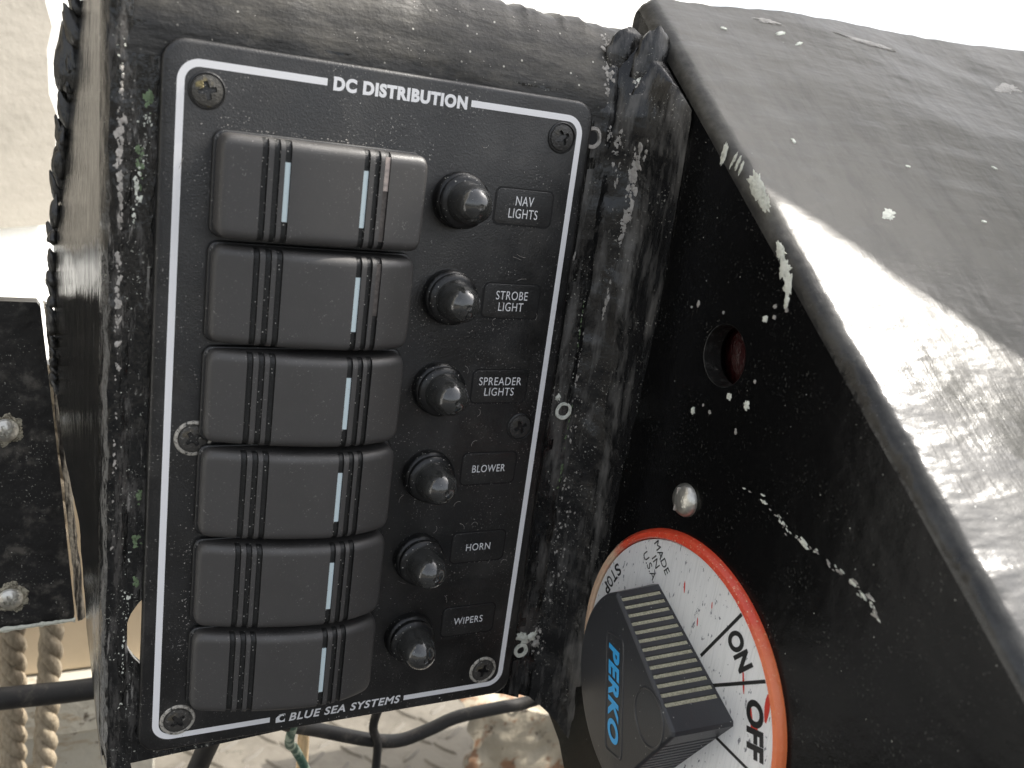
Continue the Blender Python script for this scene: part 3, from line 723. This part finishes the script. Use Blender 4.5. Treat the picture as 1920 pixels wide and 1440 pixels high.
# on the face and the fillet
for (x, z, wx, wz, an, mt) in [(105.8+3.2, 136.5, .35, 1.3, -8, 'scuff'), (111.9, 63, .35, .9, -35, 'scuff'), (114.8, 41, .6, .6, 0, 'chip')]:
    k += 1; chip(x, z, wx, wz, an, M[mt], onface, seed=k)
def blob(x, y, z, r_, mat, sx=1, sz=1, name="paint_blob", amp=0.75):
    V = []
    for i in range(15):
        for j in range(14):
            ph = math.pi*i/14; th = 2*math.pi*j/14; kk = 1+amp*noise.noise(Vector((math.sin(ph)*math.cos(th)*2.6+x, math.sin(ph)*math.sin(th)*2, math.cos(ph)*3.2+z)))
            V.append((r_*kk*sx*math.sin(ph)*math.cos(th)+0.67*amp*r_*noise.noise(Vector((z, math.cos(ph)*2.5, 3))), r_*0.32*kk*math.sin(ph)*math.sin(th), r_*sz*kk*math.cos(ph)))
    F = [(i*14+j, i*14+(j+1) % 14, (i+1)*14+(j+1) % 14, (i+1)*14+j) for i in range(14) for j in range(14)]
    return link(name, V, F, mat, co, relpos(co, (x, y, z)), sharp=90)
def holerim(x, y, z, r0, r1, mat, deep=2.2):
    V, F = [], []; n = 24
    for rr, hh in ((r1, 0.0), (r1*0.96, 0.35), (r0*1.1, 0.4), (r0, 0.1), (r0*0.9, -deep)):
        for k_ in range(n):
            t = 2*math.pi*k_/n; ww = 1+0.07*noise.noise(Vector((math.cos(t)*2, math.sin(t)*2, x+z))); V.append((rr*ww*math.cos(t), -hh, rr*ww*math.sin(t)))
    for a_ in range(4):
        for k_ in range(n): F.append((a_*n+k_, a_*n+(k_+1) % n, (a_+1)*n+(k_+1) % n, (a_+1)*n+k_))
    o = link("screw_hole_rim", V, F, mat, co, relpos(co, (x, y, z)))
    V2 = [(r0*0.92*math.cos(2*math.pi*k_/n), 0.0, r0*0.92*math.sin(2*math.pi*k_/n)) for k_ in range(n)]
    link("hole_floor", V2, [tuple(range(n))], M['dark'], o, (0, 0.02 if deep < 1 else deep-0.2, 0))
    return o
# small flakes and scuffs dropped on the real surfaces: each kind joined into one part
from mathutils.bvhtree import BVHTree
def bvh_of(o):
    me = o.data; L = Vector(o.parent.location)
    return BVHTree.FromPolygons([v.co+L+Vector(o.location) for v in me.vertices], [tuple(p.vertices) for p in me.polygons])
TR = [bvh_of(q) for q in (ff_, lp_, fl_, tr_)]
def drop(x, z):
    best = None
    for t in TR:
        h = t.ray_cast(Vector((x, -60, z))*MM, Vector((0, 1, 0)))
        if h[0] is not None and (best is None or h[3] < best[3]): best = h
    return best
def flakes(name, mat, clusters, parent, dropper=drop, thick=0.08, jag=0.6):
    V, F = [], []; L = parent.location
    for (x, z, w_, h_, n, rmin, rmax, el) in clusters:
        for q in range(n):
            px, pz = x+random.gauss(0, w_*0.5), z+random.gauss(0, h_*0.5)
            h = dropper(px, pz)
            if h is None: continue
            p, nn = h[0]/MM, h[1]
            if nn.y > 0: nn = -nn
            tz = Vector((0, 0, 1)); tx = tz.cross(nn).normalized(); tz = nn.cross(tx)
            r_ = rmin+(rmax-rmin)*random.random()**2.2; tk = thick*random.uniform(0.6, 1.5); a0 = random.uniform(-25, 25); c_, s_ = math.cos(R(a0)), math.sin(R(a0)); b0 = len(V); m = 9
            for lev in (0, 1):
                for k_ in range(m):
                    t = 2*math.pi*k_/m; rr = r_*(1+jag*random.uniform(-1, 1))*(1 if lev == 0 else 0.75)
                    u_, v_ = rr*math.cos(t), rr*math.sin(t)*el; u_, v_ = u_*c_-v_*s_, u_*s_+v_*c_
                    V.append(tuple(p+tx*u_+tz*v_+nn*(-0.1 if lev == 0 else tk)-L/MM))
            F += [(b0+k_, b0+(k_+1) % m, b0+m+(k_+1) % m, b0+m+k_) for k_ in range(m)]+[tuple(range(b0+m, b0+2*m))]
    o = link(name, V, F, mat, parent, sharp=50); o['kind'] = 'stuff'; return o
flakes("green_flakes", M['green'], [(-6.0, 164, 1.0, 3, 12, .2, .9, 1.3), (-7.4, 151, .7, 5, 16, .2, .7, 1.6), (-5.7, 69, .7, 2.3, 9, .2, .9, 1.3), (-5.8, 57.5, .8, 2.0, 9, .3, .9, 1.2), (-5.4, 46, .5, 1.6, 6, .2, .7, 1.3),
    (113.9, 118, .25, 9, 14, .1, .4, 2.5), (115.1, 86, .25, 9, 14, .1, .4, 2.5), (115.0, 70, .5, 4, 12, .15, .6, 2), (118, 189, 1, 2, 6, .2, .5, 1)], co)
flakes("white_flakes", M['chip'], [(-6.2, 160.5, .8, 2.5, 12, .12, .5, 1.5), (-8.3, 145, .7, 3.5, 15, .12, .6, 1.5), (-8.3, 139, .6, 2, 8, .12, .45, 1.5), (-7.0, 154, 1.8, 9, 22, .1, .35, 1.2), (-7.2, 41.2, .6, 1.2, 4, .2, .5, 1.5), (-8.4, 10.2, 1.2, .8, 5, .12, .4, .7),
    (-8.3, 31, .4, 14, 18, .1, .3, 1.5), (-7.5, 52.5, .8, 2, 6, .1, .35, 1), (-12.0, 172, .8, 5, 8, .12, .4, 1), (119, 188, 1.2, 2.5, 14, .15, .7, 1.2), (113.9, 112, 1.0, 22, 14, .06, .2, 1.5), (112, 50, 2.5, 30, 16, .06, .2, 1), (-9, 90, 2.2, 45, 45, .05, .2, 1), (-8, 20, 2.2, 25, 30, .05, .2, 1)], co)
flakes("scuffs_and_lip_highlight", M['scuff'], [(-11.7, 168, .35, 6, 16, .12, .5, 2), (-11.8, 155, .6, 7, 34, .2, .7, 1.8), (-11.5, 142, .5, 7, 26, .15, .6, 1.8), (-11.7, 128, .5, 4, 12, .2, .6, 1.5), (-11.6, 117, .5, 8, 22, .2, .7, 1.8), (-11.6, 104, .4, 5, 9, .15, .5, 1.6), (-11.4, 70, .5, 30, 18, .1, .35, 2), (-9.5, 150, 2.0, 20, 40, .06, .25, 1.2),  # along the left lip the scuffs also paint in its highlight
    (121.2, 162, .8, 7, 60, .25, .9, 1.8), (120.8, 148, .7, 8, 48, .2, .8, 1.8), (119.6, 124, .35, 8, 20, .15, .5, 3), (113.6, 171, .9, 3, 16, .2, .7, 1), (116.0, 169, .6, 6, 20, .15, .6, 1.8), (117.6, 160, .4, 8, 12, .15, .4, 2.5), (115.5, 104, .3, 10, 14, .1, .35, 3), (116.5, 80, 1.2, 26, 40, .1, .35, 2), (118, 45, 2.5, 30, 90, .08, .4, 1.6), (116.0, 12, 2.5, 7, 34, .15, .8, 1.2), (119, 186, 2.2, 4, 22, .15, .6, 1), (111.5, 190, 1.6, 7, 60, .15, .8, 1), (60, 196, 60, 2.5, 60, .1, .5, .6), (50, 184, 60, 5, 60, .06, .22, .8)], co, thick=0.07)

def fy_(x, z): h = drop(x, z); return h[0].y/MM
for (x, z, r0, r1, mt, dp) in [(112.4, 90.3, 1.75, 2.8, 'chip', 1.0), (108.9, 169.6, 2.0, 3.1, 'scuff', .6), (111.0, 8.6, 1.3, 2.6, 'chip', .8)]:
    yy = min(fy_(x, z), fy_(x+2, z), fy_(x-2, z), fy_(x, z+2), fy_(x, z-2)); holerim(x, yy, z, r0, r1, M[mt], dp)
for (x, z, r_, mt) in [(110.6, 94.2, 1.0, 'chip'), (111.6, 12.8, 1.8, 'chip'), (114.3, 13.6, 1.5, 'chip'), (110.0, 13.8, 1.4, 'chip'), (116.5, 10.5, 1.5, 'scuff')]: blob(x, fy_(x, z), z, r_, M[mt])

for (x, y, z, r_, sx, sz) in [(123.5, 1.0, 190, 6.5, 1, 1.6), (117, 5.0, 192, 5.5, 1.2, 1.4), (121, -0.5, 179, 5, .8, 1.6)]:
    blob(x, y, z, r_, M['fillet'], sx, sz, "putty_lump", 0.22)

# dome headed fixing above the battery switch, with a slot
fx = link("dome_rivet", *lathe([(4.6, -0.2), (4.5, 0.7), (4.0, 1.5), (3.0, 2.2), (1.5, 2.6), (0.2, 2.7)], 28, 'z'), M['metal'], co, relpos(co, (126.9, -43.6, 79.8)), rot=(0, R(-90), 0))
link("slot", *stack([(rrect(-3.6, 3.6, -0.3, 0.3, .25), 1.0), (rrect(-3.3, 3.3, -0.3, 0.3, .25), 2.5)], 'z'), M['scuff'], fx, (0, 1.2, 0))

# ------------------------------------------------------------------ switch panel
pn = thing("switch_panel", "black DC distribution panel with six rocker switches and six rubber-capped breakers, screwed to the console", "switch panel", (51.5, 3, -4.5))
V, F = stack(rr_levels(-4.1, 107.0, -4.5, 178.7, 5.5, -3.0, 0, 1.1)); P(pn, "face_plate", V, F, M['plate'])
# printed border with the two gaps for the lettering
def strip(path, w_):
    V, F = [], []
    for i, p in enumerate(path):
        a_, b_ = Vector(path[max(i-1, 0)]), Vector(path[min(i+1, len(path)-1)]); t = (b_-a_).normalized(); n_ = Vector((-t.y, t.x))
        for s_ in (-w_/2, w_/2): V.append((p[0]+n_.x*s_, -0.05, p[1]+n_.y*s_))
    for i in range(len(path)-1): F.append((2*i, 2*i+1, 2*i+3, 2*i+2))
    return V, F
def arc(cx, cz, r_, a0, a1, n=10): return [(cx+r_*math.cos(R(a0+(a1-a0)*k/n)), cz+r_*math.sin(R(a0+(a1-a0)*k/n))) for k in range(n+1)]
fr = 4.2
pl = [(32.8, 173.8)]+arc(fr, 173.8-fr, fr, 90, 180)+arc(fr, fr, fr, 180, 270)+[(30.6, 0)]
pr = [(70.2, 173.8)]+arc(103-fr, 173.8-fr, fr, 90, 0)+arc(103-fr, fr, fr, 0, -90)+[(70.8, 0)]
for p_ in (pl, pr): V, F = strip(p_, 1.65); P(pn, "border_line", V, F, M['print'])
def ptext(s, cx, cz, w_, h_, **k):
    V, F = textmesh(s, w_, h_, **k); return link("lettering", up(V, 0.06), F, M['print'], pn, relpos(pn, (cx, 0, cz)))
ptext("DC DISTRIBUTION", 51.7, 173.7, 34.8, 3.25, bold=0.055, space=1.12)
ptext("BLUE SEA SYSTEMS", 52.9, -0.1, 33.6, 2.6, bold=0.022, shear=0.2, space=1.12)
# printed emblem: square with a curling wave cut out of it
em = [(-1.3, -1.3), (1.3, -1.3), (1.3, -0.2), (0.9, -0.8), (0.3, -0.9), (-0.2, -0.5), (-0.3, 0.1), (0.0, 0.6), (0.5, 0.75), (0.9, 0.5), (1.0, 0.9), (0.5, 1.15), (-0.2, 1.1), (-0.8, 0.7), (-1.3, 0.2)]
V, F = curve2d([em, ], 0.08); link("emblem", up(V, 0.06), F, M['print'], pn, relpos(pn, (33.6, 0, 0.0)))
V, F = curve2d([[(-0.55, 1.3), (1.3, 1.3), (1.3, 0.6), (1.12, 1.1)]], 0.08); link("emblem", up(V, 0.06), F, M['print'], pn, relpos(pn, (33.6, 0, 0.0)))

# --- rocker switch: part > actuator, light bar
XL, XR, ZH = -24.6, 24.6, 11.75
CX = 32.6
def hgt(x, flip):
    if flip: return 10.6-2.6*((x+2)/22.6)**2 if x < -2 else 10.6-1.5*((x+2)/26.6)**2
    if x < 9: return 11.4-7.2*((9-x)/33.6)**1.8
    return 11.4-4.6*((x-9)/15.6)**1.9
GL = [-15.2, -12.6, -10.1]; GR = [8.4, 11.1, 13.6]
def make_rocker(z, flip, extra):
    hb = link("rocker_switch", *stack(rr_levels(-25.3, 25.3, -12.2, 12.2, 2.5, 0, 1.6, 0.5)), M['bezel'], pn, relpos(pn, (CX, 0, z)))
    gs = GL+GR; gw = 0.64; ed = 0.08
    xs = set([XL+i*(XR-XL)/56 for i in range(57)]+[XL+0.3, XL+0.7, XR-0.3, XR-0.7, XL+1.1, XR-1.1])
    xs = {x for x in xs if all(abs(x-g) > gw+0.25 for g in gs)}
    for g in gs: xs |= {g-gw-ed, g-gw+ed, g, g+gw-ed, g+gw+ed}
    xs = sorted(xs); tz = [-1, -.992, -.975, -.95, -.91, -.86, -.8]+[-.8+i*1.6/14 for i in range(1, 14)]+[.8, .86, .91, .95, .975, .992, 1]
    V, F, mi = [], [], []
    rp = 2.6
    for x in xs:
        de = min(x-XL, XR-x); zz = ZH-(rp-math.sqrt(max(0, rp*rp-(rp-de)**2))) if de < rp else ZH
        h0 = hgt(x, flip)
        if de < 1.4: h0 -= 1.4-math.sqrt(max(0, 1.4**2-(1.4-de)**2))
        ing = any(abs(x-g) < gw for g in gs)
        for t in tz:
            d = zz*(1-abs(t)); r_ = 2.2; hh = h0
            if d < r_: hh -= r_-math.sqrt(max(0, r_*r_-(r_-d)**2))
            if ing: hh -= 0.7
            V.append((x, -hh, zz*t))
    n = len(tz)
    for i in range(len(xs)-1):
        mx = (xs[i]+xs[i+1])/2; g_ = any(abs(mx-g) < gw+ed*0.9 for g in gs)
        for j in range(n-1): F.append((i*n+j, (i+1)*n+j, (i+1)*n+j+1, i*n+j+1)); mi.append(1 if g_ else 0)
    ring = [i*n for i in range(len(xs))]+[(len(xs)-1)*n+j for j in range(1, n)]+[i*n+n-1 for i in range(len(xs)-2, -1, -1)]+[j for j in range(n-2, 0, -1)]
    b0 = len(V)
    for q in ring: V.append((V[q][0], -1.2, V[q][2]))
    L_ = len(ring)
    for k_ in range(L_): F.append((ring[k_], ring[(k_+1) % L_], b0+(k_+1) % L_, b0+k_)); mi.append(0)
    link("rocker", V, F, [M['rocker'], M['groove']], hb, mi=mi, sharp=28)
    def bar(x, z0, z1, mat, hoff=0.45, w_=0.60, name="light_bar"):
        hh = hgt(x, flip)-0.7+hoff*0.7
        dh = (hgt(x+0.5, flip)-hgt(x-0.5, flip))
        V = []
        for (xx, zz) in ((-w_, z0), (w_, z0), (w_, z1), (-w_, z1)): V.append((x+xx, -(hh+dh*xx), zz))
        for (xx, zz) in ((-w_, z0), (w_, z0), (w_, z1), (-w_, z1)): V.append((x+xx, -(hh+dh*xx-0.6), zz))
        return link(name, V, [(0, 1, 2, 3), (4, 5, 1, 0), (5, 6, 2, 1), (6, 7, 3, 2), (7, 4, 0, 3)], mat, hb)
    bar(GR[0], -6.6, 6.9, M['lens'])
    if extra == 1:
        bar(GL[2], -6.6, 6.9, M['lens']); bar(GR[2], 2.6, 10.6, M['pink']); bar(GR[2], -9.6, 2.6, M['amber'], 0.3)
    if extra == 2: bar(GR[2], -2.5, 10.4, M['amber'])
    return hb
PZ = [148.0-25.4*i for i in range(6)]
for i, z in enumerate(PZ):
    r_ = make_rocker(z, i == 0, 1 if i == 0 else 2 if i == 1 else 0)
    if i == 0: r_['label'] = "top rocker switch, pressed the other way, with a second pale light bar at its left"

# --- breaker boots
bprof = [(7.4, 0), (7.4, 1.6), (7.2, 2.2), (6.7, 2.6), (6.5, 2.7), (6.5, 3.4), (6.9, 3.7), (6.9, 4.6), (6.6, 5.0), (6.0, 5.3), (5.2, 5.5)]
dprof = [(5.6, 4.6), (5.5, 5.4), (5.25, 6.2), (5.1, 8.0), (5.0, 9.4), (4.75, 10.9), (4.2, 12.3), (3.4, 13.4), (2.3, 14.2), (1.2, 14.6), (0.75, 14.65), (0.6, 14.45), (0.05, 14.4)]
cv = None
for i in range(6):
    z = 149.4-25.56*i
    loc = relpos(pn, (69.8, 0, z))
    if cv is None:
        cv = link("breaker_collar", *lathe(bprof, 40), M['collar'], pn, loc)
        cd_ = link("rubber_dome", *lathe(dprof, 36), M['dome'], cv)
    else:
        c2 = cv.copy(); C.objects.link(c2); c2.location = Vector(loc)*MM; c2.parent = pn; c2.rotation_euler = (0, R(random.uniform(0, 360)), 0)
        d2 = cd_.copy(); C.objects.link(d2); d2.parent = c2

# --- labels
LB = [("NAV\nLIGHTS", 149.0, 9.2, 6.2), ("STROBE\nLIGHT", 123.2, 10.2, 5.9), ("SPREADER\nLIGHTS", 98.5, 13.9, 5.7), ("BLOWER", 73.6, 11.0, 2.35), ("HORN", 48.6, 8.2, 2.35), ("WIPERS", 24.1, 10.0, 2.35)]
for s, z, w_, h_ in LB:
    L = link("name_label", *stack(rr_levels(-8.5, 8.5, -4.7, 4.7, 1.5, 0, 0.14, 0.1)), M['plate'], pn, relpos(pn, (89.1, 0, z)))
    V, F = curve2d([rrect(-8.95, 8.95, -5.15, 5.15, 1.8), rrect(-8.5, 8.5, -4.7, 4.7, 1.5)[::-1]], 0.06)
    link("label_groove", up(V, 0.04), F, M['dark'], L)
    V, F = textmesh(s, w_*0.96, h_*0.95, bold=-0.004, line=0.92, space=1.08)
    link("lettering", up(V, 0.18), F, M['faint'], L)

# --- screws
for (x, z, mt, an) in [(5.7, 168.1, 'screw_rust', 15), (97.7, 168.5, 'screw', 30), (6.2, 85.3, 'screw_worn', 35), (97.4, 86.2, 'screw', 25), (5.6, 4.8, 'screw_worn', 40), (96.6, 5.4, 'screw_worn', 75)]:
    worn = mt == 'screw_worn'
    V, F = lathe([(4.6 if worn else 4.2, 0), (4.4 if worn else 4.1, 0.3), (3.85, 0.42), (3.65, 0.1)], 32)
    F = F[:-2]
    s_ = phillips(3.55, 0.35, [M[mt], M['dark']], parent=pn, loc=relpos(pn, (x, 0, z)), ang=an, dome=0.45)
    link("countersink_ring", V, F, M['plate'] if mt in ('screw', 'screw_rust') else M['ring'], s_)

# ------------------------------------------------------------------ battery switch on the wing
SC = Vector((127, -53, 28))
rotm = Matrix(((0, 0, -1), (-1, 0, 0), (0, 1, 0)))     # local x -> -Y, local y -> Z, local z -> -X
bs = thing("battery_switch", "round battery switch with red rim, brushed dial and black knob pointing to OFF", "battery switch", SC, rotm.to_euler())
link("rim", *lathe([(40.9, 0.0), (40.9, 1.9), (41.3, 2.4), (42.6, 2.3), (43.4, 1.4), (43.6, 0.0)], 96, 'z'), M['red'], bs)
link("dial", *lathe([(40.6, 0), (40.6, 1.5), (39.5, 1.6), (0.1, 1.6)], 96, 'z'), M['alu'], bs, rot=(0, 0, 0))
def dline(a0, r0, r1, w_=0.45):
    t = R(a0); c_, s_ = math.sin(t), math.cos(t)
    V = [(c_*r+s_*q, s_*r-c_*q, 1.66) for r, q in ((r0, -w_), (r0, w_), (r1, w_), (r1, -w_))]
    link("dial_line", V, [(0, 1, 2, 3)], M['ink'], bs)
for a0 in (31, 54.5, 91): dline(a0, 19, 40.2)
def dtext(s, a0, rr, w_, h_, spin, **k):
    V, F = textmesh(s, w_, h_, th=0.03, **k); t = R(a0)
    link("lettering", V, F, M['ink'], bs, (rr*math.sin(t), rr*math.cos(t), 1.68), rot=(0, 0, R(spin)))
dtext("ON", 41.5, 34, 9.8, 6.0, -41.5, bold=0.045); dtext("OFF", 73, 34.5, 14.5, 6.0, -73, bold=0.045)
dtext("MADE\nIN\nU.S.A.", -26, 34.2, 9.6, 9.0, -40, bold=0.0, line=0.95)
for i_, ch in enumerate("STOP"):
    aa = -57.5-i_*4.6
    dtext(ch, aa, 37.4, 2.5, 3.6, -aa+180, bold=0.02)
for (x, y, wx, wy, an) in [(-1.5, 30, .3, 1.8, 12), (26, 19, .35, 3.2, 20), (35, 17.5, .9, 3.4, 8), (31, 12, .5, 3.8, 25), (33, 10.5, .8, 1.4, 20), (6, 24, .25, 1.2, 10), (10, 31, .2, 1.0, 10)]:
    V = []
    for k_ in range(10):
        t = 2*math.pi*k_/10; rr = 1+0.4*noise.noise(Vector((t, x, y))); px, py = wx*rr*math.cos(t), wy*rr*math.sin(t)
        V.append((x+px*math.cos(R(an))-py*math.sin(R(an)), y+px*math.sin(R(an))+py*math.cos(R(an)), 1.64))
    link("paint_smudge", V, [tuple(range(10))], M['redink'], bs)

# knob, frame: u towards the tip (75 deg clockwise from up), v left of it
KA = 90-75.0                                   # rotation of u from local x
TILT = 0.125
def kh(p): return 13.3+(p[0]+27)*TILT
def flank(sgn):
    """list of (u, v, notch) from tip to shoulder"""
    a_, b_ = Vector((26.2, 0.6*sgn)), Vector((-5, 27.2*sgn)); L_ = (b_-a_).length; d_ = (b_-a_)/L_
    inn = Vector((d_.y, -d_.x))*(-1 if sgn > 0 else 1); inn = inn if inn.dot(-a_) > 0 else -inn
    pts = [(a_, 0)]
    s_ = 6.5
    while s_ < L_-1.6:
        for q, nn in ((0, 0), (0.12, 1), (1.20, 1), (1.32, 0)): pts.append((a_+d_*(s_+q), nn))
        s_ += 2.62
    pts.append((b_, 0))
    return pts, inn
f1, i1 = flank(1); f2, i2 = flank(-1)
loop = [(p, nn, i1) for p, nn in f1]
for k_ in range(1, 30):
    t = R(100.4+(259.6-100.4)*k_/30); loop.append((Vector((27.66*math.cos(t), 27.66*math.sin(t))), 0, Vector((0, 0))))
loop += [(p, nn, i2) for p, nn in reversed(f2)]
cen = Vector((0, 0))
def kout(scale_in, notch):
    out = []
    for p, nn, inn in loop:
        q = p+inn*(0.4*nn*notch)
        q = q*(1-scale_in/27.0); out.append((q.x, q.y))
    return out
lv = [(kout(-0.6, 0), 1.7), (kout(-0.6, 0), 1.9), (kout(-0.5, 1), 2.2), (kout(0.2, 1), lambda p: kh(p)-1.4), (kout(0.25, 0), lambda p: kh(p)-1.0), (kout(0.55, 0), lambda p: kh(p)-0.55), (kout(1.2, 0), lambda p: kh(p)-0.1), (kout(1.8, 0), kh)]
V, F = stack(lv, 'z')
nL = len(loop); mi = []
for kq in range(len(lv)-1):
    for i in range(nL):
        j = (i+1) % nL; mi.append(1 if (kq in (2, ) and loop[i][1] and loop[j][1]) else 0)
mi += [0, 0]
kb = link("knob", V, F, [M['knob'], M['dirt']], bs, (0, 0, 0), rot=(0, 0, R(KA)), mi=mi, sharp=28)
def onknob(V): return [(x, y, kh((x, y))+z) for x, y, z in V]
V, F = textmesh("PERKO", 26.8, 6.3, th=0.05, bold=0.04, shear=0.2, space=1.12)
V = [(y-4.8, -x-0.8, z+0.16) for x, y, z in V]; link("lettering", onknob(V), F, M['blue'], kb)
def wirering(pts, r_, name, mat):
    V, F = [], []; n = 6; N = len(pts)
    for i, p in enumerate(pts):
        a_, b_ = Vector(pts[i-1]), Vector(pts[(i+1) % N]); t = (b_-a_).normalized(); nn = Vector((-t.y, t.x))
        for k_ in range(n):
            q = 2*math.pi*k_/n; V.append((p[0]+nn.x*r_*math.cos(q), p[1]+nn.y*r_*math.cos(q), r_*0.65*math.sin(q)))
    for i in range(N):
        for k_ in range(n): F.append((i*n+k_, i*n+(k_+1) % n, ((i+1) % N)*n+(k_+1) % n, ((i+1) % N)*n+k_))
    return link(name, onknob(V), F, mat, kb, sharp=80)
wirering(rrect(-9.6, 0.2, -17.2, 15.4, 1.8, 5), 0.42, "raised_border", M['knob'])
wirering([(14.6+7.3*math.cos(2*math.pi*k_/48), 7.3*math.sin(2*math.pi*k_/48)) for k_ in range(48)], 0.42, "raised_ring", M['knob'])

# ------------------------------------------------------------------ crumbs, dust and lint lying on the panel
def onplate(x, z): return (Vector((x, 0, z))*MM, Vector((0, -1, 0)))
cl = [(30, 160.6, 24, .5, 46, .06, .24, .8), (6.5, 40, 2.6, 34, 150, .05, .2, 1), (6.0, 110, 2.4, 50, 50, .04, .16, 1), (63, 100, 4, 80, 60, .04, .16, 1), (85, 60, 16, 60, 120, .04, .15, 1), (52, 90, 60, 100, 120, .04, .14, 1), (40, 168, 40, 6, 30, .04, .16, 1), (50, -3.2, 40, .5, 26, .06, .22, 1), (102, 100, 3, 80, 40, .04, .17, 1)]
for z in PZ: cl.append((30, z+12.6, 26, .25, 34, .05, .2, .8))
for s_, z, w_, h_ in LB: cl.append((89, z-5.1, 9, .12, 26, .04, .14, .8))
flakes("dust_crumbs", M['scuff'], cl, pn, onplate, thick=0.08)
V, F = [], []
for q in range(34):
    x, z = (random.uniform(72, 100), random.uniform(10, 140)) if q < 20 else (random.uniform(0, 102), random.uniform(4, 168))
    a0 = random.uniform(0, 6.28); cv_ = random.uniform(-0.9, 0.9); pts = []
    for k_ in range(8): pts.append((x, z)); x += math.cos(a0)*0.4; z += math.sin(a0)*0.4; a0 += cv_*0.5
    for i, p in enumerate(pts):
        a_, b_ = Vector(pts[max(i-1, 0)]), Vector(pts[min(i+1, 7)]); t = (b_-a_).normalized(); n_ = Vector((-t.y, t.x))*0.045
        V += [(p[0]+n_.x, -0.06, p[1]+n_.y), (p[0], -0.14, p[1]), (p[0]-n_.x, -0.06, p[1]-n_.y)]
    b0 = len(V)-24
    for i in range(7):
        for k_ in range(2): F.append((b0+3*i+k_, b0+3*i+k_+1, b0+3*i+k_+4, b0+3*i+k_+3))
L_ = pn.location/MM
ln = link("lint", [(x-L_.x, y-L_.y, z-L_.z) for x, y, z in V], F, M['scuff'], pn); ln['kind'] = 'stuff'
